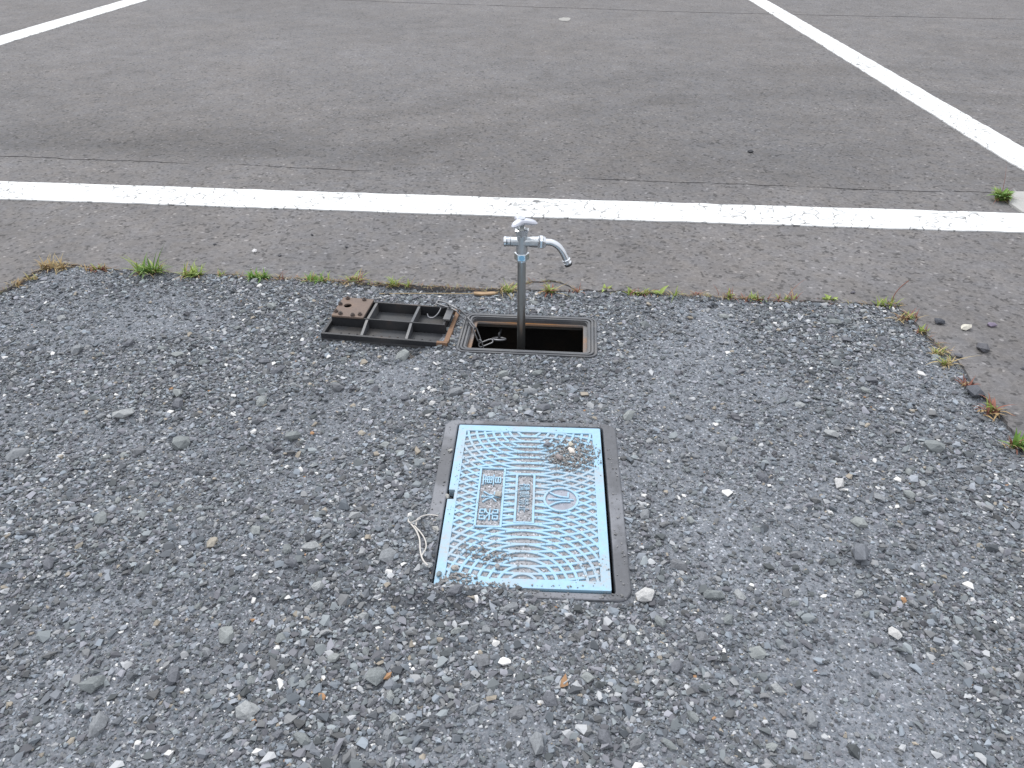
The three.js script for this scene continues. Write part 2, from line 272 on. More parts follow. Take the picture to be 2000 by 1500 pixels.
const gravelGround = (() => {
  const x0 = -1.46, x1 = 1.06, z0 = -2.02, z1 = ZF + 0.03, s = 0.006, nx = Math.round((x1 - x0) / s), nz = Math.round((z1 - z0) / s), pos = [], uv = [], col = [], idx = [];
  for (let j = 0; j <= nz; j++) for (let i = 0; i <= nx; i++) {
    const x = x0 + i * s, z = z0 + j * s; pos.push(x, gravelY(x, z), z); uv.push(x / GRIT, z / GRIT);
    const t = 1.18 + 0.35 * (fbm(x * 3, z * 3, 471, 4) - 0.5) - 0.38 * coarse(x, z); col.push(t * 0.97, t, t * 1.05);
  }
  const skip = (x, z) => rectDist(FAUCET, x, z) < -0.012 || (rectDist(METER, x, z) < -0.012 && !(buried(x, z) && rectDist(METER, x, z) > -0.022));
  for (let j = 0; j < nz; j++) for (let i = 0; i < nx; i++) { const x = x0 + (i + 0.5) * s, z = z0 + (j + 0.5) * s; if (skip(x, z)) continue; const a = j * (nx + 1) + i, b = a + 1, c = a + nx + 1, d = c + 1; idx.push(a, c, b, b, c, d); }
  const g = new THREE.BufferGeometry(); g.setAttribute('position', new THREE.Float32BufferAttribute(pos, 3)); g.setAttribute('uv', new THREE.Float32BufferAttribute(uv, 2)); g.setAttribute('color', new THREE.Float32BufferAttribute(col, 3)); g.setIndex(idx); g.computeVertexNormals();
  return struct(mesh('gravel_ground', g, gritMat));
})();

// ---- painted lines
function line(pts, width, label) {                 // strip of paint with slightly ragged edges, 4 mm above the asphalt
  const c = pts.map(([x, z]) => V(x, 0, z)), n = 900, top = [], pos = [], uv = [], idx = []; let len = 0;
  for (let i = 0; i <= n; i++) {
    const t = i / n * (c.length - 1), k = Math.min(c.length - 2, Math.floor(t)), p = c[k].clone().lerp(c[k + 1], t - k), d = c[k + 1].clone().sub(c[k]).normalize(), s = V(-d.z, 0, d.x);
    if (i) len += p.distanceTo(top[top.length - 1]); top.push(p);
    for (const e of [-1, 1]) { const o = e * (width / 2 + (fbm(len * 16, e * 5, 501, 3) - 0.5) * 0.009), q = p.clone().addScaledVector(s, o); for (const y of [0.004, -0.001]) { pos.push(q.x, y, q.z); uv.push(len / 2, (o + width / 2) / 0.5 + 0.05); } }
    if (i) { const a = (i - 1) * 4, b = i * 4; idx.push(a, a + 2, b + 2, a, b + 2, b, a, b, b + 1, a, b + 1, a + 1, a + 2, a + 3, b + 3, a + 2, b + 3, b + 2); }
  }
  const g = new THREE.BufferGeometry(); g.setAttribute('position', new THREE.Float32BufferAttribute(pos, 3)); g.setAttribute('uv', new THREE.Float32BufferAttribute(uv, 2)); g.setIndex(idx);
  const o = toCreasedNormals(g, 0.5), m = struct(mesh('white_road_line', o, paintMat)); m.userData.label = label; return m;
}
line([[-6, -2.945], [-1.757, -2.563], [0, -2.400], [1.59, -2.263], [6, -1.88]], 0.166, 'white painted line running across the asphalt behind the tap');
line([[-3.43, -2.82], [-3.354, -5.43], [-3.266, -7.423], [-3.0, -13]], 0.2, 'white painted stall line running away from the camera, alone on its side');
line([[1.945, -2.55], [1.945, -2.9], [2.135, -7.423], [2.35, -12.6]], 0.15, 'white painted stall line running away past the concrete pad');

const concMat = mat([1, 1, 1], 0.9, { map: texture(512, 512, (u, v) => { const n = fbm(u * 10, v * 10, 511, 5, 10), g = hash(Math.floor(u * 512), Math.floor(v * 512), 5); const t = 0.36 * (0.75 + 0.5 * n) * (0.92 + 0.16 * g); return [t * 1.02, t, t * 0.95]; }) });
{
  const s = new THREE.Shape(); [[1.684, -2.5396], [1.632, -2.43], [1.629, -2.345], [1.66, -2.33], [2.6, -2.26], [2.7, -2.44]].forEach(([x, z], i) => i ? s.lineTo(x, z) : s.moveTo(x, z));
  const o = struct(mesh('concrete_pad', boxUV(slab(s, -0.02, 0.008, 0.002)), concMat));
}
// pale paint fleck far out on the asphalt
{
  const s = new THREE.Shape(); for (let i = 0; i < 14; i++) { const a = i / 14 * Math.PI * 2, r = 0.75 + 0.4 * hash(i, 3, 8), x = 0.40 + Math.cos(a) * r * 0.045, z = -6.33 + Math.sin(a) * r * 0.10; i ? s.lineTo(x, z) : s.moveTo(x, z); }
  struct(mesh('paint_fleck', boxUV(slab(s, -0.001, 0.003)), mat([0.30, 0.29, 0.27], 0.9)));
}
// a flake broken off the edge of the asphalt: it has sunk a little, so the crack round it is open
{
  const s = new THREE.Shape(), P = [...CRACK.map(([x, z], i) => [x + 0.001, z + 0.004 + 0.004 * hash(i, 4, 2)]), [0.155, -1.8], [0.12, -1.803], [0.08, -1.807], [0.04, -1.812], [0, -1.813], [-0.02, -1.817]];
  P.forEach(([x, z], i) => i ? s.lineTo(x, z) : s.moveTo(x, z));
  const g = boxUV(slab(s, -0.05, -0.0012, 0.001), 1 / ASPH), n = g.attributes.position.count; g.setAttribute('color', new THREE.Float32BufferAttribute(new Float32Array(n * 3).fill(0.98), 3));
  struct(mesh('asphalt_flake', g, asphaltMat));
}
console.log('ground done');

// ---------------------------------------------------------------- stones
function stoneGeo(seed, n = 11, flatness = 0.5) {
  const r = rng(seed), p = [];
  for (let i = 0; i < n; i++) { const z = 2 * (i + 0.5) / n - 1 + (r() - 0.5) * 0.25, a = i * 2.39996 + r() * 0.9, q = Math.sqrt(Math.max(0, 1 - z * z)), k = 0.78 + 0.36 * r(); p.push(V(Math.cos(a) * q * k, z * flatness * k, Math.sin(a) * q * k * (0.6 + 0.25 * r()))); }
  const g = new ConvexGeometry(p); g.computeBoundingBox(); const b = g.boundingBox, c = b.getCenter(V(0, 0, 0)), w = Math.max(b.max.x - b.min.x, b.max.z - b.min.z); g.translate(-c.x, -c.y, -c.z).scale(1 / w, 1 / w, 1 / w);
  return boxUV(flat(g), 0.9);
}
const bigStone = (seed) => {                       // larger stones get worn corners: subdivided hull with small relief
  const r = rng(seed), g0 = stoneGeo(seed, 13 + Math.floor(r() * 4), 0.4 + 0.3 * r()); return g0;
};
const STONES = Array.from({ length: 14 }, (_, i) => bigStone(900 + i));
const GRAINS = Array.from({ length: 7 }, (_, i) => stoneGeo(700 + i, 8, 0.45 + 0.05 * (i % 3)));
const slate = (k, hue) => { const h = [[0.93, 1.0, 1.10], [0.92, 1.01, 1.05], [0.98, 0.99, 1.09], [0.98, 1.0, 1.02], [0.89, 1.0, 1.12]][hue]; return [k * h[0], k * h[1], k * h[2]]; };
function stoneColor() {
  const t = R(); if (t < 0.014) return [0.62, 0.61, 0.59]; if (t < 0.05) return slate(rr(0.34, 0.46), 3); if (t < 0.062) { const k = rr(0.75, 1.1); return [0.31 * k, 0.275 * k, 0.225 * k]; }; if (t < 0.0628) return [0.33, 0.19, 0.1];
  return slate(t < 0.28 ? rr(0.065, 0.115) : t < 0.72 ? rr(0.115, 0.19) : rr(0.19, 0.33), Math.floor(R() * 5));
}
const inPatch = (x, z, m = 0) => z > Math.max(backEdge(clamp(x, XL, XR)), x > -0.03 && x < 0.165 ? along(BACK, x) + 0.006 : -9) + m && x > leftEdge(Math.max(z, -1.96)) + m && x < rightEdge(z) - m;
const stoneFree = (x, z, r) => rectDist(FAUCET, x, z) > r * 0.3 && (rectDist(METER, x, z) > r * 0.3 || (buried(x, z) && rectDist(METER, x, z) > -0.035)) && rectDist({ x: -0.285, z: -1.628, a: -0.13, w: 0.3, d: 0.168 }, x, z) > -0.012;
// loose stone that nobody could count: one object of instanced pieces
const gravelStuff = new THREE.Group(); gravelStuff.name = 'gravel'; scene.add(gravelStuff);
tag(gravelStuff, 'loose dark grey crushed gravel covering the patch around both boxes', 'gravel', null, 'stuff');
const pieces = GRAINS.map(() => ({ m: [], c: [] }));
function scatter(count, a0, a1, want, sink) {
  for (let n = 0; n < count; n++) {
    const z = lerp(-1.97, -0.30, R()), x = lerp(-1.42, 1.04, R()); if (R() > want(x, z)) continue;
    const near = lerp(a0, a1, R() ** 2.2), s = near; if (!inPatch(x, z, s * 0.2) || !stoneFree(x, z, s)) continue;
    const k = Math.floor(R() * GRAINS.length), P = pieces[k], q = new THREE.Matrix4().compose(V(x, gravelY(x, z) + s * sink * rr(0.4, 1.3), z), new THREE.Quaternion().setFromEuler(new THREE.Euler(rr(-0.45, 0.45), rr(0, 6.28), rr(-0.45, 0.45), 'YXZ')), V(s * rr(0.85, 1.15), s * rr(0.6, 1.1), s * rr(0.8, 1.2)));
    P.m.push(q); P.c.push(stoneColor());
  }
}
const dens = (x, z) => 0.10 + 0.90 * coarse(x, z);
scatter(330000, 0.0018, 0.0044, (x, z) => 0.40 + 0.60 * coarse(x, z), 0.09);
scatter(230000, 0.0038, 0.0092, dens, 0.14);
scatter(52000, 0.007, 0.0155, (x, z) => 0.06 + 0.94 * coarse(x, z), 0.14);
scatter(7000, 0.012, 0.022, (x, z) => 0.10 + 0.9 * coarse(x, z), 0.14);
const gravelMat = mat([1, 1, 1], 0.88);
pieces.forEach((P, k) => {
  const im = new THREE.InstancedMesh(GRAINS[k], gravelMat, P.m.length); im.name = 'gravel_stones'; im.castShadow = im.receiveShadow = true; im.userData.kind = 'stuff';
  P.m.forEach((q, i) => { im.setMatrixAt(i, q); im.setColorAt(i, lin(...P.c[i])); }); gravelStuff.add(im);
});
// the stones that show largest: pieces of the gravel bed
const stoneMats = [[0.16, 0.165, 0.175], [0.21, 0.22, 0.23], [0.13, 0.135, 0.15], [0.25, 0.265, 0.26], [0.19, 0.205, 0.205], [0.30, 0.31, 0.31], [0.33, 0.30, 0.25], [0.46, 0.455, 0.445]].map((c) => mat(c.map((k) => k * 1.2), 0.87, { map: stoneMap, bumpMap: stoneBump, bumpScale: 0.0012 }));
function putStone(parent, x, z, s, m, geo, y = gravelY(x, z), turn = rr(0, 6.28), sink = 0.13) {
  const o = mesh('stone', geo, m, parent); if (!parent) return o;
  o.position.set(x, y + s * sink, z); o.rotation.set(rr(-0.3, 0.3), turn, rr(-0.3, 0.3), 'YXZ'); o.scale.set(s, s * rr(0.75, 1.15), s * rr(0.8, 1.15)); return o;
}
const placed = [];
const NOTED = [[-0.7855, -1.2635, 0.046, 5], [0.5852, -1.0492, 0.026, 7], [-0.2494, -1.4913, 0.036, 3], [-0.1179, -1.3317, 0.04, 1], [-0.9328, -1.1342, 0.042, 1], [-0.4249, -1.1818, 0.036, 4], [-0.5173, -1.3035, 0.034, 3], [-0.4418, -1.3909, 0.026, 1], [0.3047, -0.7918, 0.032, 4], [0.3448, -0.7918, 0.022, 5], [0.2708, -0.7141, 0.022, 0], [0.5498, -0.723, 0.023, 7], [-0.3449, -0.5974, 0.026, 5], [-0.5291, -0.5794, 0.034, 1], [-0.4077, -0.7141, 0.032, 3], [-0.5611, -0.6353, 0.036, 4], [0.225, -0.962, 0.022, 1], [-0.7183, -0.84, 0.028, 2], [0.3425, -0.6882, 0.026, 3], [0.2016, -0.7889, 0.034, 7], [0.215, -0.745, 0.027, 4], [-0.05, -0.60, 0.022, 1], [-0.265, -0.56, 0.028, 4], [0.03, -0.55, 0.03, 1], [-0.036, -1.272, 0.028, 2], [0.62, -1.19, 0.03, 5], [0.80, -1.15, 0.038, 4]];
for (const [x, z, s, k] of NOTED) { putStone(gravelGround, x, z, s, stoneMats[k], STONES[placed.length % STONES.length]); placed.push([x, z, s]); }
for (let n = 0; n < 6000 && placed.length < 297; n++) {
  const z = lerp(-1.9, -0.42, R() ** 0.8), x = lerp(-1.4, 1.0, R()), s = 0.015 + 0.019 * R() ** 3;
  if (Math.abs(x) > 0.12 - z * 0.67 || R() > 0.12 + 0.88 * coarse(x, z) || !inPatch(x, z, s * 0.5) || !stoneFree(x, z, s + 0.02) || placed.some((p) => Math.hypot(p[0] - x, p[1] - z) < (p[2] + s) * 0.6)) continue;
  const t = R(), k = t < 0.012 ? 7 : t < 0.035 ? 6 : t < 0.15 ? 5 : Math.floor(R() * 5);
  putStone(gravelGround, x, z, s, stoneMats[k], STONES[Math.floor(R() * STONES.length)]); placed.push([x, z, s]);
}
// stones that lie by themselves
function loneStone(x, z, s, color, label, y, geoN, group) {
  const o = mesh('stone', STONES[geoN], mat(color, 0.85, { map: stoneMap, bumpMap: stoneBump, bumpScale: 0.001 })); tag(o, label, 'stone', group);
  o.position.set(x, y + s * 0.2, z); o.rotation.set(rr(-0.15, 0.15), rr(0, 6), rr(-0.15, 0.15), 'YXZ'); o.scale.set(s, s * 0.9, s); return o;
}
loneStone(0.5559, -0.872, 0.044, [0.17, 0.18, 0.2], 'big dark blue-grey stone standing proud of the gravel, alone on a dusty stretch', gravelY(0.5559, -0.872) + 0.003, 3);
loneStone(-0.0106, -0.6756, 0.019, [1, 0.98, 0.95], 'bright white pebble on the dark gravel in front of the blue cover', gravelY(-0.0106, -0.6756), 5);
loneStone(1.0284, -1.625, 0.026, [0.08, 0.085, 0.1], 'small dark slate chip on the asphalt near the patch corner', 0, 1);
loneStone(1.079, -1.5974, 0.031, [0.85, 0.8, 0.68], 'cream white stone lying on the asphalt between two dark chips', 0, 7);
loneStone(1.1489, -1.6098, 0.022, [0.24, 0.2, 0.27], 'purplish blocky stone on the asphalt beside the cream stone', 0, 9);
loneStone(0.9668, -1.326, 0.04, [0.11, 0.115, 0.13], 'flat dark slate piece lying across the side edge of the gravel patch', -0.004, 2);
loneStone(-0.7394, -2.0484, 0.02, [0.75, 0.73, 0.72], 'pale pebble on the asphalt behind the grass tufts', 0, 4);
loneStone(0.8804, -1.7857, 0.014, [0.17, 0.16, 0.18], 'tiny grey stone on the asphalt behind the patch corner', 0, 6);
for (const [x, z, s, k] of [[-0.87, -2.1, 0.011, 0.1], [-0.60, -2.17, 0.012, 0.09], [-0.66, -2.02, 0.011, 0.12], [1.07, -1.50, 0.03, 0.12], [1.0, -1.47, 0.02, 0.16], [1.12, -1.42, 0.014, 0.12], [0.93, -3.0, 0.025, 0.06], [1.5, -2.02, 0.012, 0.1], [-1.5, -2.08, 0.013, 0.12], [-0.48, -2.08, 0.012, 0.1]]) loneStone(x, z, s, [k, k, k * 1.1], 'small dark stone chip scattered on the bare asphalt', 0, Math.floor(R() * 14), 'dark chips scattered on the asphalt');
console.log('stones', pieces.reduce((a, P) => a + P.m.length, 0), placed.length);

// ---------------------------------------------------------------- open valve box
{
  const F = thing('valve_box', 'open cast iron valve box sunk in gravel with rusty inner ledge', 'utility box', [FAUCET.x, 0, FAUCET.z], FAUCET.a);
  const W = FAUCET.w, D = FAUCET.d, rim = mesh('rim', join([ring(W, D, 0.02, W - 0.046, D - 0.038, 0.012, -0.0165, -0.0005, 0.001)]), castMat, F);
  for (const [i, y] of [[0, 0.0028], [1, 0.0042], [2, 0.0030]]) { const a = 0.0008 + i * 0.0064, ax = i * 0.0012; mesh('ridge', join([ring(W - 2 * a - 2 * ax, D - 2 * a, 0.02 - a * 0.5, W - 2 * a - 2 * ax - 0.0098, D - 2 * a - 0.0096, 0.016 - a * 0.4, -0.0012, y, 0.0008)]), castMat, rim); }
  mesh('ledge', join([ring(W - 0.042, D - 0.034, 0.012, W - 0.064, D - 0.048, 0.004, -0.015, -0.0095, 0.001)]), ledgeMat, F);
  // the chamber below is wider and deeper than its mouth
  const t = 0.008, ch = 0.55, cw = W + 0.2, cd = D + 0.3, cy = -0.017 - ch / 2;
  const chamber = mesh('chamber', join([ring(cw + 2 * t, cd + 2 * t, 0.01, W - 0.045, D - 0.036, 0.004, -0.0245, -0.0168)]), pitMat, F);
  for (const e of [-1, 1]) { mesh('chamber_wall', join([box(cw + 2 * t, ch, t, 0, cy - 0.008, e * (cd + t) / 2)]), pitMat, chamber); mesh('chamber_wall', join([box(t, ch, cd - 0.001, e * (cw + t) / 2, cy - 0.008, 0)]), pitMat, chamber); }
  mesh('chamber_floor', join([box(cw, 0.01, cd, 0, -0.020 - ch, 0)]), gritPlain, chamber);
  // eye bolt and hanging ring that hold the chain
  const eye = mesh('eye_bolt', join([tube([[-0.073, -0.0345, -0.09], [-0.073, -0.034, -0.07], [-0.073, -0.030, -0.046]], 0.003, 12), new THREE.TorusGeometry(0.0065, 0.0022, 8, 20).rotateY(Math.PI / 2).translate(-0.073, -0.029, -0.04)]), ironMat, F);
  mesh('ring', new THREE.TorusGeometry(0.0155, 0.0028, 10, 36).rotateX(Math.PI / 2 - 0.35).translate(-0.0725, -0.032, -0.029), mat([0.2, 0.2, 0.21], 0.4, { metalness: 0.7 }), eye);
}
// ---------------------------------------------------------------- its iron cover, lying upside down beside it
{
  const C = thing('iron_cover', 'black ribbed iron box cover lying upside down on the gravel, rusty latch plate', 'cover', [-0.287, gravelY(-0.287, -1.60) + 0.001, -1.622], -0.135);
  C.rotation.x = 0.02; C.rotation.z = -0.012; C.scale.y = 1.22;
  const W = 0.302, D = 0.162, t = 0.007;
  mesh('base_plate', join([box(W, 0.006, D, 0, 0.003, 0)]), troughMat, C);
  // studs of the tread cast through, seen along the near trough
  const st = []; for (let i = 0; i < 26; i++) st.push(cyl(0.0028, 0.002, 0.003, -W / 2 + 0.03 + i * 0.0098, 0.0068, D / 2 - 0.018 - (i % 2) * 0.008, 8)); const studs = mesh('stud_row', join(st), ironMat, C); studs.userData.kind = 'stuff';
  mesh('rim_wall', join([box(W, 0.011, t, 0, 0.011, D / 2 - t / 2)]), ironMat, C);
  mesh('rim_wall', join([box(W, 0.011, t, 0, 0.011, -D / 2 + t / 2)]), edgeRustMat, C);
  mesh('rim_wall', join([box(t, 0.0105, D - 2 * t, -W / 2 + t / 2, 0.0108, 0)]), ironMat, C);
  mesh('rim_wall', join([box(t + 0.003, 0.0108, D - 2 * t, W / 2 - t / 2 - 0.0015, 0.011, 0)]), edgeRustMat, C); mesh('rust_crust', join([box(t + 0.0045, 0.0112, 0.06, W / 2 - t / 2 - 0.0015, 0.0114, 0.0435)]), orangeRustMat, C).userData.label = 'orange rusty stretch of the end rim';
  mesh('rust_corner', join([box(0.026, 0.012, t + 0.0012, W / 2 - 0.0133, 0.0113, D / 2 - t / 2 + 0.0006)]), orangeRustMat, C);
  // taller box section: centre rib, back wall, end walls
  mesh('centre_rib', join([box(W - 0.026, 0.021, 0.0035, -0.005, 0.0165, 0.020)]), ironMat, C);
  mesh('back_rib', join([box(W - 0.026, 0.021, 0.005, -0.005, 0.0165, -0.063)]), ironMat, C);
  mesh('end_wall', join([box(0.005, 0.0205, 0.078, W / 2 - 0.022, 0.0162, -0.0215)]), ironMat, C);
  for (const x of [-0.055, 0.052]) {
    const s = new THREE.Shape(); s.moveTo(-0.063, 0.006); s.lineTo(-0.063, 0.0255); s.lineTo(0.018, 0.0255); s.lineTo(0.025, 0.0255); s.lineTo(D / 2 - t, 0.015); s.lineTo(D / 2 - t, 0.006); s.closePath();
    const g = new THREE.ExtrudeGeometry(s, { depth: 0.006, bevelEnabled: false }).translate(0, 0, -0.003).rotateY(-Math.PI / 2).translate(x, 0.0003, 0); mesh('cross_rib', join([g]), castMat, C);
  }
  const ps = roundRect(0.078, 0.092, 0.002, -0.103, -0.022), ho = new THREE.Path(); ho.absellipse(-0.118, -0.028, 0.0095, 0.0095, 0, Math.PI * 2); ps.holes.push(ho);
  const plate = mesh('latch_plate', join([slab(ps, 0.0265, 0.0305, 0.0005, 16)]), plateRustMat, C); plate.userData.label = 'rust brown steel plate with a round hole';
  for (const x of [-0.139, -0.068]) mesh('plate_support', join([box(0.006, 0.02, 0.08, x, 0.016, -0.022)]), ironMat, C);
  for (const [x, z] of [[-0.128, -0.06], [-0.086, -0.06], [-0.137, -0.03], [-0.136, 0.006], [-0.122, 0.015], [-0.091, 0.018], [-0.075, 0.012]]) mesh('bolt', join([cyl(0.0055, 0.0052, 0.0035, x, 0.0322, z, 6), cyl(0.003, 0.0026, 0.0025, x, 0.0352, z, 10)]), edgeRustMat, plate);
  mesh('end_flange', join([box(0.017, 0.004, 0.056, W / 2 - 0.0185, 0.0287, -0.026)]), castMat, C);
  mesh('wire_hook', join([tube([[0.078, 0.022, -0.034], [0.082, 0.018, -0.028], [0.093, 0.018, -0.026], [0.104, 0.024, -0.034], [0.109, 0.031, -0.05], [0.108, 0.032, -0.062], [0.098, 0.031, -0.066], [0.088, 0.03, -0.063]], 0.0016, 40, 8), box(0.012, 0.006, 0.008, 0.11, 0.0315, -0.056)]), mat([0.24, 0.24, 0.25], 0.45, { metalness: 0.6 }), C);
}
// ---------------------------------------------------------------- chain from the cover to the ring in the box
{
  const T = thing('chain', 'thin steel chain hanging from the upturned iron cover into the open box', 'chain', [-0.171, 0.02, -1.672]);
  const wire = mat([0.2, 0.2, 0.205], 0.42, { metalness: 0.65 }), o = V(-0.171, 0.02, -1.672);
  const L = 0.036, wd = 0.0056, st = []; for (let i = 0; i < 24; i++) { const a = i / 24 * Math.PI * 2; st.push([Math.sign(Math.cos(a)) * (L / 2 - wd) + Math.cos(a) * wd, 0, Math.sin(a) * wd]); }
  const link = tube(st, 0.0019, 48, 6, true);
  const path = new THREE.CatmullRomCurve3([[-0.180, 0.036, -1.668], [-0.155, 0.033, -1.655], [-0.128, 0.030, -1.632], [-0.109, 0.0155, -1.622], [-0.092, 0.004, -1.602], [-0.079, -0.025, -1.590], [-0.070, -0.055, -1.580], [-0.064, -0.085, -1.572]].map((p) => V(...p)));
  const pitch = 0.028, n = Math.floor(path.getLength() / pitch);
  const put = (p, d, roll) => { const m = mesh('link', link, wire, T), q = new THREE.Quaternion().setFromUnitVectors(V(1, 0, 0), d.normalize()); m.quaternion.copy(q).multiply(new THREE.Quaternion().setFromAxisAngle(V(1, 0, 0), roll)); m.position.copy(p).sub(o); };
  for (let i = 0; i < n; i++) { const t = (i + 0.5) / n; put(path.getPointAt(t), path.getTangentAt(t), (i % 2) * Math.PI / 2 + 0.35); }
  put(V(-0.063, -0.034, -1.590), V(0.9, 0.25, -0.25), 0.5);
}
// ---------------------------------------------------------------- standpipe tap
{
  const P = thing('standpipe_tap', 'chrome water tap with curved spout on a steel pipe rising from the open box', 'tap', [0.0215, -0.57, -1.57], -0.05);
  const B = 0.57 + 0.234;                           // height of the body's centre above the foot
  const chrome = mat([0.74, 0.76, 0.78], 0.16, { metalness: 1 }), satin = mat([0.52, 0.545, 0.56], 0.38, { metalness: 0.9 }), steel = mat([0.42, 0.43, 0.42], 0.3, { metalness: 0.95 }), black = mat([0.02, 0.02, 0.022], 0.6);
  mesh('pipe', new THREE.CylinderGeometry(0.0095, 0.0095, B - 0.03, 32).translate(0, (B - 0.03) / 2, 0), steel, P);
  const hex = (r, h, c) => { const s = new THREE.Shape(); for (let i = 0; i < 6; i++) { const a = (i + 0.5) / 6 * Math.PI * 2; i ? s.lineTo(Math.cos(a) * r, Math.sin(a) * r) : s.moveTo(Math.cos(a) * r, Math.sin(a) * r); } s.closePath(); return slab(s, -h / 2, h / 2, c, 2); };
  const nut = mesh('union_nut', join([hex(0.0165, 0.016, 0.0012).rotateY(Math.PI / 6).translate(0, B - 0.033, 0), cyl(0.0105, 0.0105, 0.006, 0, B - 0.043, 0)]), chrome, P);
  mesh('sticker', new THREE.CylinderGeometry(0.0062, 0.0062, 0.0006, 24).rotateX(Math.PI / 2).translate(0.0005, B - 0.033, 0.0147), mat([0.22, 0.46, 0.66], 0.5), nut);
  // body: a cross of turned barrels
  const lathe = (pts, seg = 36) => new THREE.LatheGeometry(pts.map(([r, y]) => new THREE.Vector2(r, y)), seg);
  const vert = lathe([[0.0001, -0.026], [0.0128, -0.026], [0.0132, -0.018], [0.0118, -0.010], [0.0122, 0], [0.0118, 0.009], [0.0122, 0.0135], [0.0122, 0.016], [0.0001, 0.016]]).translate(0, B, 0);
  const left = lathe([[0.0001, 0], [0.0112, 0], [0.0100, 0.012], [0.0106, 0.024], [0.0001, 0.024]]).rotateZ(Math.PI / 2).translate(0, B, 0);
  const right = lathe([[0.0001, 0], [0.0118, 0], [0.0108, 0.014], [0.0119, 0.024], [0.0122, 0.036], [0.0001, 0.036]]).rotateZ(-Math.PI / 2).translate(0, B, 0);
  const body = mesh('body', join([vert, left, right].map((g) => toCreasedNormals(g, 0.6))), satin, P);
  const th = [[0.0001, 0.023], [0.0108, 0.023]]; for (let i = 0; i < 3; i++) { const y = 0.0245 + i * 0.0026; th.push([0.0088, y], [0.0112, y + 0.0006], [0.0112, y + 0.0016], [0.0088, y + 0.0022]); } th.push([0.0112, 0.0335], [0.0112, 0.0385], [0.0104, 0.0395], [0.008, 0.0395], [0.008, 0.034], [0.0001, 0.034]);
  mesh('threaded_end', toCreasedNormals(lathe(th), 0.4).rotateZ(Math.PI / 2).translate(0, B, 0), chrome, body);
  const fl = mesh('spout_nut', toCreasedNormals(join([hex(0.0152, 0.009, 0.0014).rotateY(Math.PI / 6).rotateZ(Math.PI / 2).translate(0.0425, B, 0), lathe([[0.0001, 0.035], [0.0128, 0.035], [0.0148, 0.0375], [0.0001, 0.0375]]).rotateZ(-Math.PI / 2).translate(0, B, 0), lathe([[0.0001, 0.047], [0.0145, 0.047], [0.0105, 0.0525], [0.0001, 0.0525]]).rotateZ(-Math.PI / 2).translate(0, B, 0)]), 0.5), chrome, P);
  const sp = [[0.046, 0, 0], [0.056, 0.0003, 0], [0.066, -0.001, 0], [0.078, -0.0075, 0], [0.088, -0.0195, 0], [0.0945, -0.032, 0], [0.0985, -0.0405, 0]];
  const spout = mesh('spout', tube(sp.map(([x, y, z]) => [x, y + B, z]), 0.0074, 60, 28), chrome, P);
  const tip = new THREE.Matrix4().compose(V(0.0985, B - 0.0405, 0), new THREE.Quaternion().setFromUnitVectors(V(0, 1, 0), V(0.42, -0.91, 0).normalize()), V(1, 1, 1));
  mesh('spout_tip', toCreasedNormals(lathe([[0.0001, -0.002], [0.0082, -0.002], [0.0094, -0.0008], [0.0094, 0.0012], [0.0078, 0.0022], [0.0076, 0.0055], [0.009, 0.0065], [0.0092, 0.009], [0.008, 0.0102], [0.0001, 0.0102]]), 0.5).applyMatrix4(tip), chrome, spout);
  mesh('spout_seal', toCreasedNormals(lathe([[0.0045, 0.013], [0.0045, 0.009], [0.0074, 0.009], [0.0088, 0.0115], [0.0082, 0.0145], [0.006, 0.015], [0.0045, 0.013]]), 0.5).applyMatrix4(tip), black, spout);
  // bonnet: flared six-sided cup that holds the stem
  const bon = (() => { const hx = (r, y) => Array.from({ length: 6 }, (_, i) => { const a = (i + 0.5) / 6 * Math.PI * 2; return V(Math.cos(a) * r, y, Math.sin(a) * r); }), lo = hx(0.0125, 0.0135), hi = hx(0.0168, 0.0285), hi2 = hx(0.0140, 0.0297), inn = hx(0.0115, 0.0235), pos = []; const q = (a, b, c, d) => pos.push(...a.toArray(), ...b.toArray(), ...c.toArray(), ...a.toArray(), ...c.toArray(), ...d.toArray());
    for (let i = 0; i < 6; i++) { const j = (i + 1) % 6; q(lo[i], hi[i], hi[j], lo[j]); q(hi[i], hi2[i], hi2[j], hi[j]); q(hi2[i], inn[i], inn[j], hi2[j]); pos.push(...inn[i].toArray(), 0, 0.0235, 0, ...inn[j].toArray()); }
    const g = new THREE.BufferGeometry(); g.setAttribute('position', new THREE.Float32BufferAttribute(pos, 3)); g.computeVertexNormals(); return boxUV(g); })();
  const bonnet = mesh('bonnet_nut', bon.rotateY(0.0).translate(0, B, 0), chrome, P);
  mesh('stem', lathe([[0.0001, 0.0225], [0.0088, 0.0225], [0.008, 0.0265], [0.0048, 0.0285], [0.0048, 0.039], [0.0062, 0.043], [0.0001, 0.043]]).translate(0, B, 0), steel, P);
  // three-armed handle with drooping, thickened arms
  const NR = 10, NA = 96, pos = [], idx = []; const armAt = [0.10, 2.18, 4.28];
  const outline = (a) => { let c = 0; for (const k of armAt) { let d = Math.abs(((a - k + Math.PI * 3) % (Math.PI * 2)) - Math.PI); c = Math.max(c, Math.exp(-((d / 0.46) ** 2))); } return 0.0125 + 0.0215 * c; };
  for (const side of [1, -1]) for (let j = 0; j <= NR; j++) for (let i = 0; i < NA; i++) { const a = i / NA * Math.PI * 2, t = j / NR, r = outline(a) * t, h = 0.0056 * Math.sqrt(Math.max(0, 1 - t ** 7)) * (1 - 0.25 * t), yc = -3.0 * r * r + 0.0015 * (1 - t); pos.push(Math.cos(a) * r, yc + (side > 0 ? h : -h * 1.3), Math.sin(a) * r); }
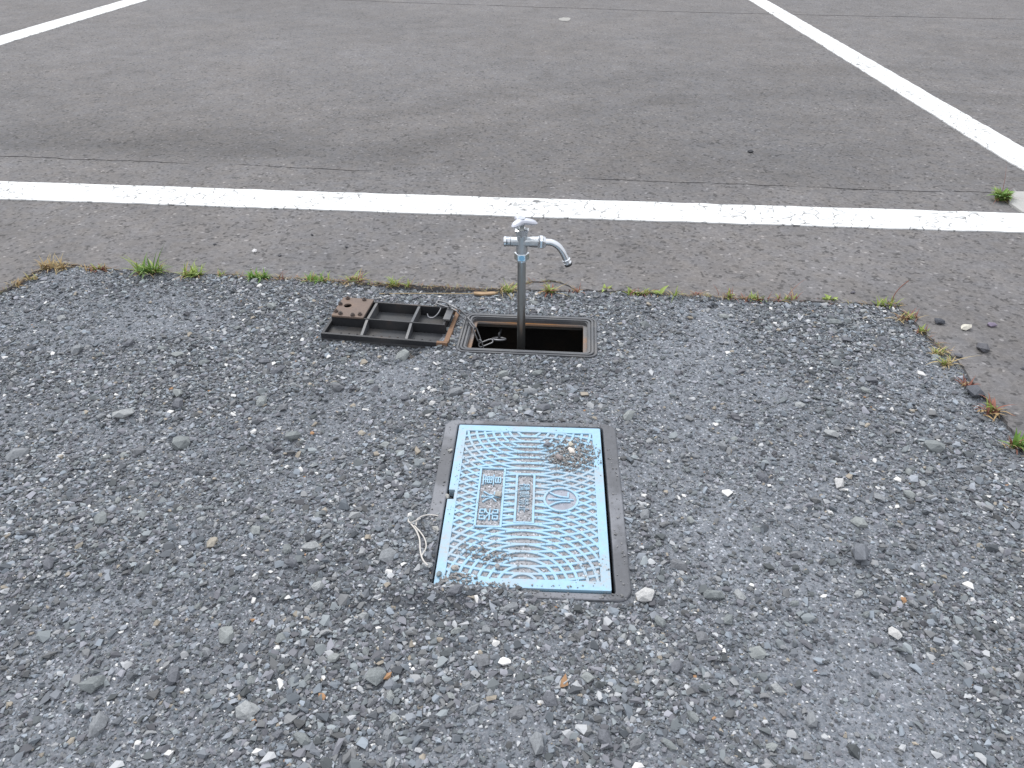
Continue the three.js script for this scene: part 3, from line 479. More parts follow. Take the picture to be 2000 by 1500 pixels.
  for (const s of [0, 1]) for (let j = 0; j < NR; j++) for (let i = 0; i < NA; i++) { const o = s * (NR + 1) * NA, a = o + j * NA + i, b = o + j * NA + (i + 1) % NA, c = a + NA, d = b + NA; s ? idx.push(a, c, b, b, c, d) : idx.push(a, b, c, b, d, c); }
  const hg = new THREE.BufferGeometry(); hg.setAttribute('position', new THREE.Float32BufferAttribute(pos, 3)); hg.setIndex(idx); hg.computeVertexNormals();
  hg.scale(1, 1, 1).translate(0, B + 0.0480, 0);
  const handle = mesh('handle', hg, mat([0.55, 0.56, 0.61], 0.36, { metalness: 0.35 }), P);
  mesh('handle_hub', lathe([[0.0001, 0.038], [0.0062, 0.038], [0.0085, 0.045], [0.0001, 0.045]]).translate(0, B, 0), satin, handle);
  mesh('cap_screw', toCreasedNormals(lathe([[0.0001, 0.051], [0.0080, 0.051], [0.0080, 0.0543], [0.0070, 0.0555], [0.0001, 0.056]]), 0.5).translate(0, B, 0), mat([0.55, 0.57, 0.6], 0.3, { metalness: 0.8 }), handle);
}
console.log('tap done');

// ---------------------------------------------------------------- water meter box: frame and blue cover
{
  const seat = (o) => { o.rotation.x = METER.tilt; };
  const F = thing('meter_box_frame', 'dark grey plastic frame of the water meter box set in the gravel', 'utility box', [METER.x, METER.y, METER.z], METER.a); seat(F);
  mesh('frame', join([ring(METER.w, 0.437, 0.024, 0.281, 0.411, 0.006, -0.05, 0, 0.0025)], 1.6), frameMat, F);
  mesh('box_wall', join([ring(0.315, 0.43, 0.01, 0.2805, 0.4105, 0.004, -0.25, -0.0505)]), frameMat, F);
  mesh('box_floor', join([box(0.3, 0.01, 0.42, 0, -0.256, 0)]), gritPlain, F);
  const C = thing('meter_cover', 'light blue rectangular plastic meter cover with raised lattice and lettering, dusty', 'cover', [METER.x, METER.y, METER.z], METER.a); seat(C);
  C.translateX(-0.0015); C.translateY(-0.0035); C.translateZ(0.0005); C.scale.z = F.scale.z = 0.97;
  const hw = 0.136, hl = 0.201, s0 = new THREE.Shape(), rC = 0.003;
  s0.moveTo(-hw + rC, -hl); s0.lineTo(hw - rC, -hl); s0.absarc(hw - rC, -hl + rC, rC, -Math.PI / 2, 0); s0.lineTo(hw, hl - rC); s0.absarc(hw - rC, hl - rC, rC, 0, Math.PI / 2); s0.lineTo(-hw + rC, hl); s0.absarc(-hw + rC, hl - rC, rC, Math.PI / 2, Math.PI);
  s0.lineTo(-hw, 0.009); s0.lineTo(-hw + 0.0105, 0.009); s0.lineTo(-hw + 0.0105, -0.0145); s0.lineTo(-hw, -0.0145); s0.lineTo(-hw, -hl + rC); s0.absarc(-hw + rC, -hl + rC, rC, Math.PI, Math.PI * 1.5);
  const withHole = s0.clone(); withHole.holes.push(roundRect(0.2405, 0.367, 0.001, 0, -0.0005, THREE.Path));
  mesh('base_plate', join([slab(s0, -0.012, 0.0012, 0.0003)], 2.5), blueMat, C);
  mesh('border', join([slab(withHole, 0.001, 0.0050, 0.0006)], 2.5), blueMat, C);
  const dust = mesh('dirt_layer', join([box(0.2395, 0.001, 0.366, 0, 0.0013, -0.0005, 0, 0.0001)], 4), dustMat, C); dust.userData.label = 'fine grey dirt lying in the pockets';
  // lattice: two families of concentric arcs, centred beyond either end
  const S = 0.0156, CZ = 12.5 * S, iw = 0.1203, z0 = -0.184, z1 = 0.183, EM = [0.06, 0.0012];
  const panels = [[-0.0858, -0.0385, -0.0772, 0.0740], [-0.0199, 0.0150, -0.0620, 0.0620]];
  const free = (u, v) => Math.abs(u) < iw + 0.0015 && v > z0 - 0.0015 && v < z1 + 0.0015 && !panels.some(([a, b, c, d]) => u > a + 0.001 && u < b - 0.001 && v > c + 0.001 && v < d - 0.001) && Math.hypot(u - EM[0], v - EM[1]) > 0.0285;
  function rib(cz, r, top) {
    const step = 0.0012 / r, runs = []; let run = null;
    for (let a = 0; a < Math.PI * 2; a += step) { const u = Math.cos(a) * r, v = cz + Math.sin(a) * r; if (free(u, v)) { (run ??= []).push(a); } else if (run) { runs.push(run); run = null; } }
    if (run) runs.push(run);
    const g = [];
    for (const q of runs) {
      if (q.length < 3) continue; const k = q.length > 60 ? 2 : 1, A = q.filter((_, i) => i % k === 0 || i === q.length - 1), pos = [], ix = [];
      A.forEach((a, i) => {
        const n = [Math.cos(a), Math.sin(a)], w = 0.0024 + 0.0002 * (fbm(a * r * 300, r * 50, 611, 2) - 0.5);
        for (const [e, y] of [[-1.12, 0.0012], [-1, top - 0.0004], [-0.8, top], [0.8, top], [1, top - 0.0004], [1.12, 0.0012]]) pos.push(n[0] * (r + e * w), y, cz + n[1] * (r + e * w));
        if (i) for (let m = 0; m < 5; m++) { const o = (i - 1) * 6 + m, p = i * 6 + m; ix.push(o, o + 1, p, p, o + 1, p + 1); }
      });
      const b = new THREE.BufferGeometry(); b.setAttribute('position', new THREE.Float32BufferAttribute(pos, 3)); b.setIndex(ix); b.computeVertexNormals(); g.push(b);
    }
    for (const b of g) mesh('rib', boxUV(flat(b), 2.5), blueMat, C);
  }
  for (let k = -12; k <= 12; k++) { rib(CZ, CZ - k * S, 0.00455); rib(-CZ, CZ + k * S, 0.0043); }
  for (let k = 13; k < 16; k++) { rib(CZ, CZ + k * S, 0.00455); rib(-CZ, CZ + k * S, 0.0043); }
  // sign panels
  for (const [a, b, c, d] of panels) {
    const sh = roundRect(b - a, d - c, 0.0008, (a + b) / 2, (c + d) / 2); sh.holes.push(roundRect(b - a - 0.008, d - c - 0.007, 0.0004, (a + b) / 2, (c + d) / 2, THREE.Path));
    mesh('panel_border', join([slab(sh, 0.0012, 0.0053, 0.0004)], 2.5), blueMat, C);
  }
  // the short bars between the panels follow the lattice lines
  const er = new THREE.Shape(); er.absarc(EM[0], EM[1], 0.0308, 0, Math.PI * 2); const eh = new THREE.Path(); eh.absarc(EM[0], EM[1], 0.0268, 0, Math.PI * 2); er.holes.push(eh);
  const em = mesh('emblem', join([slab(er, 0.0012, 0.0053, 0.0004, 48)], 2.5), blueMat, C);
  const disc = new THREE.Shape(); disc.absarc(EM[0], EM[1], 0.0269, 0, Math.PI * 2); mesh('emblem_disc', join([slab(disc, 0.0012, 0.0024, 0, 40)], 4), mat([0.40, 0.415, 0.47], 0.85, { map: stoneMap }), em);
  let lift = 0;
  function strokes(list, cu, cv, sh, sw, wdt, top) {  // glyph grid 0..10: x runs towards +z, y runs towards -x of the cover
    const g = list.map(([x0, y0, x1, y1]) => { const u0 = cu + (5 - y0) / 10 * sh, v0 = cv + (x0 - 5) / 10 * sw, u1 = cu + (5 - y1) / 10 * sh, v1 = cv + (x1 - 5) / 10 * sw, L = Math.hypot(u1 - u0, v1 - v0) + wdt; lift = (lift + 1) % 17; return box(L, top - 0.0012, wdt, (u0 + u1) / 2, (top + 0.0012) / 2 + lift * 0.00002, (v0 + v1) / 2, -Math.atan2(v1 - v0, u1 - u0), 0.0003); });
    return join(g, 2.5);
  }
  const R4 = (a, b, c, d) => [[a, b, c, b], [a, d, c, d], [a, b, a, d], [c, b, c, d]];
  const G = {
    ryo: [...R4(2.5, 0.3, 7.5, 3), [2.5, 1.65, 7.5, 1.65], [0.3, 4.1, 9.7, 4.1], ...R4(2, 5.1, 8, 7.4), [2, 6.25, 8, 6.25], [5, 5.1, 5, 9.5], [1.5, 8.45, 8.5, 8.45], [0.3, 9.7, 9.7, 9.7]],
    mizu: [[5, 0.3, 5, 9.6], [5, 9.6, 3.7, 9], [0.6, 3, 3.9, 3], [3.9, 3, 3.1, 5.6], [3.1, 5.6, 0.4, 8.6], [8.8, 2, 5.6, 4.4], [5.4, 3.6, 6.9, 6.4], [6.9, 6.4, 9.7, 8.8]],
    ki: [...R4(0.7, 0.4, 3.8, 2.9), ...R4(6.2, 0.4, 9.3, 2.9), ...R4(0.7, 7.2, 3.8, 9.7), ...R4(6.2, 7.2, 9.3, 9.7), [0.2, 4.6, 9.8, 4.6], [5, 3.2, 4.6, 4.8], [4.6, 4.8, 3.2, 6.2], [3.2, 6.2, 0.3, 7.0], [5, 4.7, 6.8, 6.2], [6.8, 6.2, 9.7, 7.0]],
    seki: [[0.4, 1.1, 3.6, 0.4], [0.1, 2.8, 4, 2.8], [2, 0.8, 2, 9.8], [2, 3.5, 0.2, 6.5], [2, 3.5, 3.8, 5.4], [5, 0.9, 9.6, 0.9], [5.2, 2.1, 9.4, 2.1], [4.5, 3.3, 10, 3.3], [7.3, 0, 7.3, 3.3], ...R4(5.3, 4.5, 9.3, 8), [5.3, 5.7, 9.3, 5.7], [5.3, 6.9, 9.3, 6.9], [6.2, 8.3, 4.6, 9.8], [8.2, 8.3, 9.8, 9.8]],
    sai: [[1, 1.2, 6, 1.2], [3.3, 0, 3.3, 2.4], [0.3, 2.5, 9.7, 2.5], [6.9, 0, 7.5, 5], [7.5, 5, 9.6, 9.6], [9, 4, 5.9, 9], [8.2, 0.5, 9.4, 1.5], [0.7, 3.6, 5.9, 3.6], ...R4(1.3, 4.6, 5.3, 7.1), [1.3, 5.85, 5.3, 5.85], [0.3, 8.3, 6.1, 8.3], [3.3, 2.8, 3.3, 9.9]],
    kin: [[0.4, 1.5, 4.6, 1.5], [2.5, 0.2, 2.5, 4.6], [2.4, 1.8, 0.3, 4], [2.6, 1.8, 4.6, 3.8], [5.4, 1.5, 9.6, 1.5], [7.5, 0.2, 7.5, 4.6], [7.4, 1.8, 5.4, 4], [7.6, 1.8, 9.7, 3.8], [2, 5.4, 8, 5.4], [0.6, 6.8, 9.4, 6.8], [5, 6.8, 5, 9.7], [2.8, 7.7, 1, 9.4], [7.2, 7.7, 9, 9.4]],
    shi: [[5, 0.4, 5, 9.3], [5, 4.5, 8.8, 4.5], [2, 4, 2, 9.3], [0.3, 9.4, 9.7, 9.4]],
  };
  [['ryo', -0.0445], ['mizu', -0.0007], ['ki', 0.0431]].forEach(([k, v]) => mesh('raised_character', strokes(G[k], -0.0622, v, 0.0325, 0.0265, 0.0023, 0.0046), blueMat, C));
  [['seki', -0.0285], ['sai', -0.0093], ['kin', 0.0092], ['shi', 0.0272]].forEach(([k, v]) => mesh('raised_character', strokes(G[k], -0.0035, v, 0.0185, 0.0165, 0.0011, 0.0042), blueMat, C));
  mesh('raised_character', strokes([[5, 0.6, 5, 9.6], [0.9, 2.2, 3.6, 2.4], [3.6, 2.4, 3.3, 5], [3.3, 5, 2.2, 7.4], [2.2, 7.4, 1.0, 8.9], [6.2, 1.8, 6.3, 4.6], [6.3, 4.6, 7.2, 7], [7.2, 7, 9, 9.2]], EM[0], EM[1], 0.046, 0.040, 0.0030, 0.0050), blueMat, em);

  // grit and small stones spilled on the cover
  const world = (u, v, y) => C.localToWorld(V(u, y, v)); C.updateMatrixWorld(true);
  const gm = GRAINS.map(() => ({ m: [], c: [] }));
  function grit(cu, cv, su, sv, n, a, b) {
    for (let i = 0; i < n; i++) {
      const gs = () => (R() + R() + R() - 1.5) / 0.75, u = cu + gs() * su, v = cv + gs() * sv; if (Math.abs(u) > 0.134 || Math.abs(v) > 0.199) continue;
      const s = lerp(a, b, R() ** 2.5), onRib = R() < 0.5, p = world(u, v, (onRib ? 0.0052 : 0.0022) + s * 0.2), k = Math.floor(R() * GRAINS.length), t = rr(0.14, 0.30), c = R() < 0.05 ? [0.5, 0.48, 0.44] : [t * 1.03, t, t * 0.98];
      gm[k].m.push(new THREE.Matrix4().compose(p, new THREE.Quaternion().setFromEuler(new THREE.Euler(rr(-0.5, 0.5), rr(0, 6.28), rr(-0.5, 0.5))), V(s, s, s))); gm[k].c.push(c);
    }
  }
  grit(0.085, -0.118, 0.036, 0.028, 1500, 0.0014, 0.006); grit(0.078, -0.135, 0.026, 0.02, 260, 0.002, 0.007); grit(0.056, -0.105, 0.016, 0.012, 200, 0.0015, 0.005); grit(0.075, -0.085, 0.02, 0.012, 160, 0.0015, 0.005); grit(0.02, -0.125, 0.06, 0.035, 900, 0.001, 0.0026);
  grit(-0.05, 0.138, 0.03, 0.014, 240, 0.0014, 0.006); grit(-0.085, 0.125, 0.02, 0.012, 110, 0.0014, 0.005); grit(-0.098, 0.190, 0.022, 0.010, 260, 0.002, 0.008); grit(-0.05, 0.197, 0.03, 0.004, 120, 0.002, 0.006);
  grit(0.11, 0.16, 0.02, 0.03, 90, 0.0012, 0.0045); grit(-0.062, 0, 0.016, 0.06, 220, 0.001, 0.0032); grit(0, 0, 0.13, 0.19, 1500, 0.0009, 0.0028); grit(0.06, 0.196, 0.05, 0.003, 40, 0.0015, 0.005); grit(-0.12, -0.06, 0.01, 0.09, 160, 0.001, 0.0026);
  const gg = new THREE.Group(); gg.name = 'grit'; scene.add(gg); tag(gg, 'grey grit and dirt crumbs spilled on the blue meter cover', 'grit', null, 'stuff');
  // crumbs lying on the frame around the cover, too
  for (let i = 0; i < 520; i++) { const e = R() < 0.5, u = e ? (R() < 0.5 ? -1 : 1) * rr(0.144, 0.162) : rr(-0.16, 0.16), v = e ? rr(-0.21, 0.21) : (R() < 0.35 ? -1 : 1) * rr(0.206, 0.216), s = lerp(0.001, 0.005, R() ** 4), p = F.localToWorld(V(u, 0.0002 + s * 0.2, v)), k = i % GRAINS.length, t = rr(0.1, 0.26); gm[k].m.push(new THREE.Matrix4().compose(p, new THREE.Quaternion().setFromEuler(new THREE.Euler(0, rr(0, 6.28), 0)), V(s, s, s))); gm[k].c.push([t, t, t]); }
  gm.forEach((P, k) => { const im = new THREE.InstancedMesh(GRAINS[k], gravelMat, P.m.length); im.name = 'grit_crumbs'; im.userData.kind = 'stuff'; im.castShadow = im.receiveShadow = true; P.m.forEach((q, i) => { im.setMatrixAt(i, q); im.setColorAt(i, lin(...P.c[i])); }); gg.add(im); });
  const on = (u, v, s, c, label, g, group) => { const p = world(u, v, 0.0048); const o = loneStone(p.x, p.z, s, c, label, p.y, g, group); };
  on(0.0790, -0.1490, 0.013, [0.62, 0.57, 0.47], 'rounded cream pebble in the dirt pile on the blue cover', 4);
  on(0.0790, -0.1285, 0.0165, [0.85, 0.78, 0.70], 'angular pinkish white stone in the dirt pile on the blue cover', 8);
  on(-0.0485, -0.0045, 0.0155, [0.42, 0.41, 0.38], 'grey pebble resting on the top stroke of a raised letter panel', 10);
  on(0.0345, -0.145, 0.015, [0.25, 0.26, 0.29], 'dark grey stone at the edge of the dirt pile on the blue cover', 1);
  on(0.0560, -0.108, 0.018, [0.33, 0.29, 0.28], 'brownish flat stone in the lower dirt pile on the blue cover', 6);
  on(-0.1295, 0.1815, 0.013, [0.24, 0.27, 0.28], 'dark chip lying on the blue border close to the heaped gravel', 3);
  on(-0.107, 0.1675, 0.012, [0.42, 0.40, 0.37], 'pebble caught in a lattice pocket near the heaped corner', 12);
  on(-0.040, 0.1615, 0.012, [0.33, 0.33, 0.33], 'grey pebble beside the arcs at the heaped end of the cover', 5);
  for (const [u, v, s, y] of [[-0.148, 0.085, 0.015, 0.001], [-0.1465, -0.12, 0.01, 0], [-0.14, 0.0, 0.012, -0.004]]) { const p = F.localToWorld(V(u, y, v)); loneStone(p.x, p.z, s, [0.44, 0.43, 0.4], 'small pale stone on the dark frame at the notched side of the cover', p.y, Math.floor(R() * 14), 'pale stones on the meter frame'); }
}
// ---------------------------------------------------------------- frayed twine beside the cover
{
  const y = (x, z) => Math.max(gravelY(x, z), rectDist(METER, x, z) < 0 ? meterPlane(x, z) : -1) + 0.003;
  const P = (pts) => pts.map(([x, z, h = 0]) => [x, y(x, z) + h, z]);
  const T = thing('twine', 'frayed off-white twine curling on the gravel beside the meter frame', 'string', [-0.16, y(-0.16, -0.92), -0.92]);
  const geo = (pts, r) => tube(P(pts), r, 50, 6).translate(0.16, -y(-0.16, -0.92), 0.92), m = mat([0.55, 0.52, 0.48], 0.9);
  mesh('strand', geo([[-0.124, -0.955], [-0.140, -0.955, 0.002], [-0.152, -0.948, 0.003], [-0.158, -0.935, 0.004], [-0.1575, -0.925, 0.002]], 0.0011), m, T);
  mesh('strand', geo([[-0.172, -0.934, 0.004], [-0.166, -0.928, 0.002], [-0.157, -0.914, 0.003], [-0.149, -0.894, 0.004], [-0.145, -0.868, 0.003], [-0.139, -0.850, 0.003], [-0.131, -0.840, 0.002]], 0.0014), m, T);
  mesh('strand', geo([[-0.160, -0.922, 0.004], [-0.148, -0.906, 0.006], [-0.139, -0.888, 0.007], [-0.1365, -0.873, 0.006], [-0.141, -0.862, 0.004], [-0.143, -0.857, 0.003]], 0.0011), m, T);
  mesh('strand', geo([[-0.172, -0.938, 0.005], [-0.169, -0.930, 0.004], [-0.160, -0.932, 0.006], [-0.152, -0.94, 0.005]], 0.0009), m, T);
}
// ---------------------------------------------------------------- dry straw and wood chip by the asphalt edge
{
  const y = (x, z) => gravelY(x, z);
  const s = mesh('dry_straw', tube([[-0.345, y(-0.345, -1.792) + 0.004, -1.792], [-0.24, y(-0.24, -1.796) + 0.007, -1.796], [-0.1, y(-0.1, -1.797) + 0.006, -1.797]], 0.0013, 30, 6), mat([0.42, 0.33, 0.2], 0.9)); tag(s, 'long thin dry straw lying along the asphalt edge', 'straw');
  const sh = new THREE.Shape(); [[-0.1, -1.804], [-0.07, -1.803], [-0.05, -1.8045], [-0.036, -1.8], [-0.045, -1.7925], [-0.08, -1.788], [-0.099, -1.793]].forEach(([a, b], i) => i ? sh.lineTo(a, b) : sh.moveTo(a, b));
  const c = mesh('wood_chip', boxUV(slab(sh, y(-0.07, -1.795) + 0.003, y(-0.07, -1.795) + 0.008, 0.001)), mat([0.36, 0.25, 0.15], 0.9)); tag(c, 'tan splinter of wood lying along the asphalt edge', 'wood chip');
}
// ---------------------------------------------------------------- weeds along the cut edge
const leafMat = (c) => new THREE.MeshPhysicalMaterial({ color: lin(...c), roughness: 0.75, side: THREE.DoubleSide, transmission: 0.25, thickness: 0 });
const GREEN = leafMat([0.16, 0.30, 0.05]), LIME = leafMat([0.28, 0.36, 0.08]), DRY = mat([0.36, 0.25, 0.12], 0.9, { side: THREE.DoubleSide }), RED = mat([0.24, 0.10, 0.07], 0.85, { side: THREE.DoubleSide }), STRAW = mat([0.42, 0.33, 0.17], 0.9, { side: THREE.DoubleSide });
function blade(r, len, wid, az, lean, curl, x0, z0) {   // folded, tapering, curving leaf
  const n = 6, pos = [], ix = [], p = V(x0, 0, z0), dir = V(Math.cos(az), 0, Math.sin(az)), sd = V(-Math.sin(az), 0, Math.cos(az)); let th = lean;
  for (let i = 0; i <= n; i++) {
    const t = i / n, w = wid * (t < 0.3 ? 0.6 + 1.3 * t : (1 - t) / 0.7) * 0.5 + 0.0001;
    pos.push(p.x - sd.x * w, p.y + w * 0.5, p.z - sd.z * w, p.x, p.y, p.z, p.x + sd.x * w, p.y + w * 0.5, p.z + sd.z * w);
    if (i) { const a = (i - 1) * 3, b = i * 3; for (const k of [0, 1]) ix.push(a + k, a + k + 1, b + k, b + k, a + k + 1, b + k + 1); }
    p.addScaledVector(dir, Math.sin(th) * len / n); p.y += Math.cos(th) * len / n; th += curl / n;
  }
  const g = new THREE.BufferGeometry(); g.setAttribute('position', new THREE.Float32BufferAttribute(pos, 3)); g.setIndex(ix); g.computeVertexNormals(); return boxUV(g);
}
function tuft(seed, x, z, label, spec, group, y = -0.006) {   // spec: [part name, material, count, length, width, spread, lean]
  const r = rng(seed), T = thing('weed_tuft', label, 'weed', [x, y, z], 0, group);
  for (const [part, m, count, len, wid, spread, lean = 0.55] of spec) { const g = []; for (let i = 0; i < count * 1.3; i++) g.push(blade(r, 1.25 * len * (0.45 + 0.75 * r()), 1.2 * wid * (0.7 + 0.6 * r()), r() * 6.28, lean * (0.2 + 1.3 * r()), 0.5 + 1.2 * r(), (r() - 0.5) * spread * 2, (r() - 0.5) * spread * 0.5)); const o = mesh(part, mergeGeometries(g), m, T); o.userData.kind = 'stuff'; }
  return T;
}
const gb = (n, l, w = 0.004, s = 0.012) => ['green_leaves', GREEN, n, l, w, s], lb = (n, l, w = 0.004, s = 0.012) => ['pale_leaves', LIME, n, l, w, s], db = (n, l, w = 0.0025, s = 0.014) => ['dry_leaves', DRY, n, l, w, s, 0.9], rb = (n, l, w = 0.002, s = 0.012) => ['red_stems', RED, n, l, w, s, 0.8], sb = (n, l, w = 0.0022, s = 0.015) => ['straw_leaves', STRAW, n, l, w, s, 0.95];
tuft(1, -1.2635, -1.945, 'wide mat of dry tan grass at the patch corner', [sb(60, 0.035, 0.0025, 0.035), db(30, 0.03, 0.003, 0.04), rb(10, 0.025, 0.002, 0.03)]);
tuft(2, -1.135, -1.93, 'low reddish brown weed between the dry mat and the tallest green tuft', [rb(26, 0.022, 0.003, 0.02), db(24, 0.022, 0.003, 0.035), lb(4, 0.025)]);
{ const T = tuft(3, -0.985, -1.908, 'tallest bright green grass tuft with one long slanting blade', [gb(26, 0.05, 0.0055, 0.02), lb(30, 0.055, 0.004, 0.034), db(14, 0.045, 0.002, 0.03), rb(8, 0.04, 0.002, 0.02)]); mesh('long_blade', mergeGeometries([blade(R, 0.11, 0.011, 0.1, 0.42, 0.22, 0.012, 0), blade(R, 0.085, 0.008, 0.2, 0.3, 0.3, 0.008, 0.002)]), GREEN, T); }
tuft(4, -0.862, -1.893, 'yellow green grass tuft with a brown stalk, beside the tallest tuft', [lb(34, 0.04, 0.004, 0.026), gb(8, 0.03, 0.004, 0.02), db(12, 0.04, 0.0022, 0.025), rb(4, 0.035)]);
tuft(5, -0.79, -1.898, 'tiny pale sprig between two green tufts', [lb(7, 0.025, 0.003, 0.006), db(4, 0.02)]);
tuft(6, -0.683, -1.877, 'compact bushy green tuft with dry tan base', [gb(54, 0.026, 0.0045, 0.024), lb(12, 0.026, 0.004, 0.02), sb(18, 0.028, 0.0025, 0.018)]);
tuft(7, -0.625, -1.872, 'creeping thin red brown stems beside the compact bushy tuft', [rb(14, 0.03, 0.0016, 0.02), sb(8, 0.025)]);
tuft(8, -0.515, -1.861, 'loose low green tuft over brown stubble', [gb(18, 0.026, 0.004, 0.03), lb(16, 0.026, 0.003, 0.03), db(22, 0.022, 0.003, 0.03)]);
tuft(9, -0.42, -1.862, 'low orange and green weed with a runner reaching over the asphalt', [sb(20, 0.03, 0.0025, 0.022), rb(14, 0.035, 0.002, 0.02), lb(10, 0.035, 0.003, 0.024), db(10, 0.03)]);
tuft(10, -0.3756, -1.855, 'tiny yellowish sprig on the straight stretch of the cut edge', [lb(7, 0.015, 0.003, 0.006), sb(4, 0.012)]);
tuft(11, -0.312, -1.836, 'small yellow green tuft above two dark stones', [lb(18, 0.03, 0.003, 0.014), db(10, 0.025)]);
tuft(12, -0.272, -1.831, 'single upright brown green sprig on the cut edge', [lb(6, 0.026, 0.003, 0.004), db(5, 0.024, 0.002, 0.005)]);
tuft(13, -0.012, -1.80, 'spiky pale tuft with dry straws beside the wood splinter', [lb(14, 0.032, 0.003, 0.01), sb(20, 0.03, 0.0022, 0.022)]);
tuft(14, 0.098, -1.795, 'small tuft with dark red leaves just behind the tap pipe', [lb(16, 0.026, 0.004, 0.01), db(14, 0.026, 0.002, 0.012), rb(10, 0.034, 0.004, 0.008), sb(6, 0.045)]);
tuft(15, 0.166, -1.801, 'flat reddish weed scrap lying on the cut edge', [rb(12, 0.022, 0.003, 0.018), db(8, 0.02)]);
tuft(16, 0.25, -1.812, 'small light green leaf pair on a thin reddish stalk', [['pale_leaves', LIME, 4, 0.022, 0.01, 0.008, 1.0], rb(6, 0.018)]);
tuft(17, 0.33, -1.786, 'low matted green and pink weed behind the box corner', [lb(26, 0.022, 0.004, 0.03), rb(20, 0.022, 0.002, 0.035), sb(10, 0.025)]);
tuft(18, 0.385, -1.781, 'broad single green leaf lying over the edge', [['green_leaves', LIME, 3, 0.034, 0.013, 0.006, 1.2], db(5, 0.015)]);
tuft(19, 0.418, -1.772, 'thin upright pale grass sprig next to the broad leaf', [lb(9, 0.034, 0.003, 0.008), sb(8, 0.025)]);
tuft(20, 0.477, -1.775, 'small rusty pink seedling with a thin upright stalk', [rb(10, 0.02, 0.003, 0.008), sb(4, 0.028, 0.0015, 0.003)]);
tuft(21, 0.555, -1.767, 'slanting light green leaf on red runners', [['pale_leaves', LIME, 4, 0.034, 0.007, 0.008, 0.8], rb(16, 0.03, 0.0016, 0.025)]);
tuft(22, 0.622, -1.752, 'matted tuft of mixed green and red stems', [lb(20, 0.03, 0.003, 0.02), rb(26, 0.024, 0.0022, 0.034), db(10, 0.02)]);
tuft(23, 0.70, -1.752, 'reddish mat of fine stems with one tall dry stalk', [rb(26, 0.022, 0.002, 0.035), sb(14, 0.03, 0.002, 0.03), lb(8, 0.026, 0.003, 0.02), ['stalk', RED, 2, 0.055, 0.002, 0.004, 0.3]]);
tuft(24, 0.808, -1.752, 'bright lime clump of round leaves near the patch corner', [['pale_leaves', LIME, 14, 0.018, 0.010, 0.012, 0.9], rb(8, 0.016, 0.002, 0.02)]);
{ const T = tuft(25, 0.945, -1.724, 'corner weed with a long bare brown stalk leaning out over the asphalt', [lb(22, 0.022, 0.004, 0.03), db(16, 0.022, 0.003, 0.03), rb(8, 0.02)]); mesh('bare_stalk', tube([[0.012, 0, 0], [0.013, 0.03, -0.004], [0.024, 0.052, -0.006], [0.04, 0.068, -0.008]], 0.0011, 20, 6), RED, T); }
tuft(26, 0.968, -1.655, 'straggling red and straw coloured weed on the side edge, just past the corner', [rb(26, 0.026, 0.002, 0.022), sb(22, 0.034, 0.002, 0.024), lb(8, 0.02)]);
tuft(27, 0.976, -1.59, 'sparse tan weed with pale tips beside the dark slate chip', [sb(14, 0.02, 0.002, 0.016), lb(8, 0.018), rb(6, 0.018)]);
tuft(28, 0.968, -1.495, 'fuzzy golden dry tuft on the side edge', [sb(26, 0.022, 0.002, 0.012), lb(8, 0.018, 0.0025, 0.01)]);
tuft(29, 0.965, -1.445, 'golden green dry tuft trailing a long straw', [sb(26, 0.022, 0.002, 0.012), lb(8, 0.02, 0.0025, 0.01), ['trailing_straw', STRAW, 3, 0.06, 0.003, 0.01, 1.35]]);
tuft(30, 0.968, -1.36, 'short dark red tuft just beyond the flat slate piece', [rb(20, 0.022, 0.003, 0.01), sb(6, 0.018)]);
tuft(31, 0.972, -1.262, 'sprawling weed with red brown leaves and stems on the side edge', [rb(12, 0.036, 0.004, 0.02), lb(8, 0.024, 0.006, 0.012), db(10, 0.03, 0.004, 0.024)]);
{ const T = tuft(32, 0.957, -1.150, 'tall young grass plant with purple base on the side edge', [gb(8, 0.035, 0.006, 0.01), rb(12, 0.022, 0.004, 0.012), sb(8, 0.03, 0.002, 0.02)]); mesh('long_blade', mergeGeometries([blade(R, 0.075, 0.008, 0.3, 0.06, 0.1, 0.006, 0), blade(R, 0.065, 0.009, -0.4, 0.4, 0.3, 0.014, 0.0)]), GREEN, T); }
tuft(33, -1.292, -1.88, 'dry ochre wisps on the other side edge, beside the corner mat', [sb(20, 0.02, 0.002, 0.014), lb(4, 0.016)]);
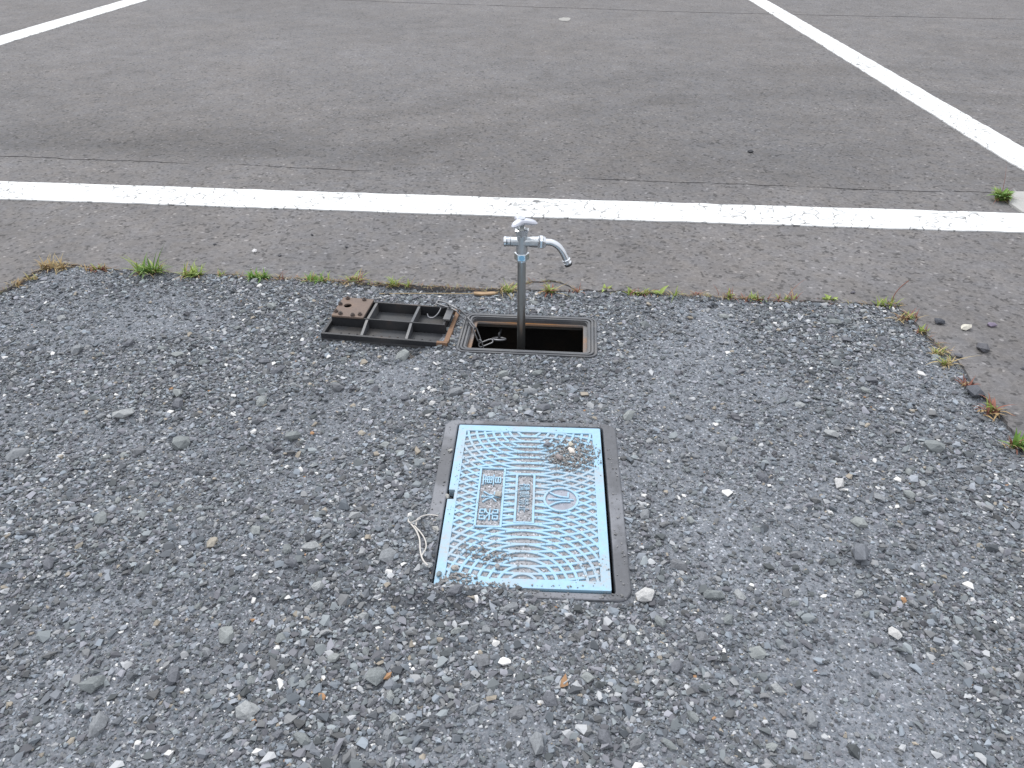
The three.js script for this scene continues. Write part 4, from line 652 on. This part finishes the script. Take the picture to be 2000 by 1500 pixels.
tuft(34, -1.318, -1.842, 'small brown dry wisp farther down the edge from the corner mat', [db(16, 0.02, 0.002, 0.012), sb(6, 0.02)]);
tuft(35, 1.625, -2.465, 'leafy green weed growing at the corner of the concrete pad', [['green_leaves', GREEN, 26, 0.04, 0.016, 0.012, 0.5], ['pale_leaves', LIME, 18, 0.045, 0.013, 0.016, 0.6], rb(14, 0.04, 0.002, 0.016), sb(10, 0.03), ['stalk', RED, 3, 0.09, 0.0018, 0.008, 0.2]], undefined, 0);
// dead grass fragments and chaff caught along the cut edge
{
  const g = blade(R, 1, 0.07, 0, 1.35, 0.4, 0, 0), m = mat([1, 1, 1], 0.9, { side: THREE.DoubleSide }), M = [], Cc = [];
  for (let n = 0; n < 9000 && M.length < 1500; n++) {
    const side = R(), along1 = R(); let x, z;
    if (side < 0.72) { x = lerp(-1.31, 0.96, along1); z = backEdge(x) + rr(-0.006, 0.02) * R(); } else if (side < 0.92) { z = lerp(-1.72, -0.9, along1); x = rightEdge(z) + rr(-0.022, 0.014) * R(); } else { z = lerp(-1.95, -1.6, along1); x = leftEdge(z) + rr(-0.012, 0.02) * R(); }
    if (R() > sstep(0.42, 0.66, fbm(x * 6, z * 6, 701, 3))) continue;
    const l = rr(0.006, 0.022), t = R(), c = t < 0.45 ? [0.34, 0.26, 0.15] : t < 0.75 ? [0.2, 0.13, 0.08] : t < 0.9 ? [0.26, 0.28, 0.1] : [0.26, 0.13, 0.09];
    M.push(new THREE.Matrix4().compose(V(x, Math.max(-0.004, gravelY(x, z)) + 0.003, z), new THREE.Quaternion().setFromEuler(new THREE.Euler(rr(-0.3, 0.3), rr(0, 6.28), rr(-0.2, 0.5), 'YXZ')), V(l, l, l))); Cc.push(c);
  }
  const im = new THREE.InstancedMesh(g, m, M.length); im.name = 'dry_grass'; M.forEach((q, i) => { im.setMatrixAt(i, q); im.setColorAt(i, lin(...Cc[i])); }); im.castShadow = im.receiveShadow = true; scene.add(im);
  tag(im, 'dead grass fragments and chaff caught along the cut asphalt edge', 'dry grass', null, 'stuff');
}
console.log('all built');
renderer.render(scene, camera);
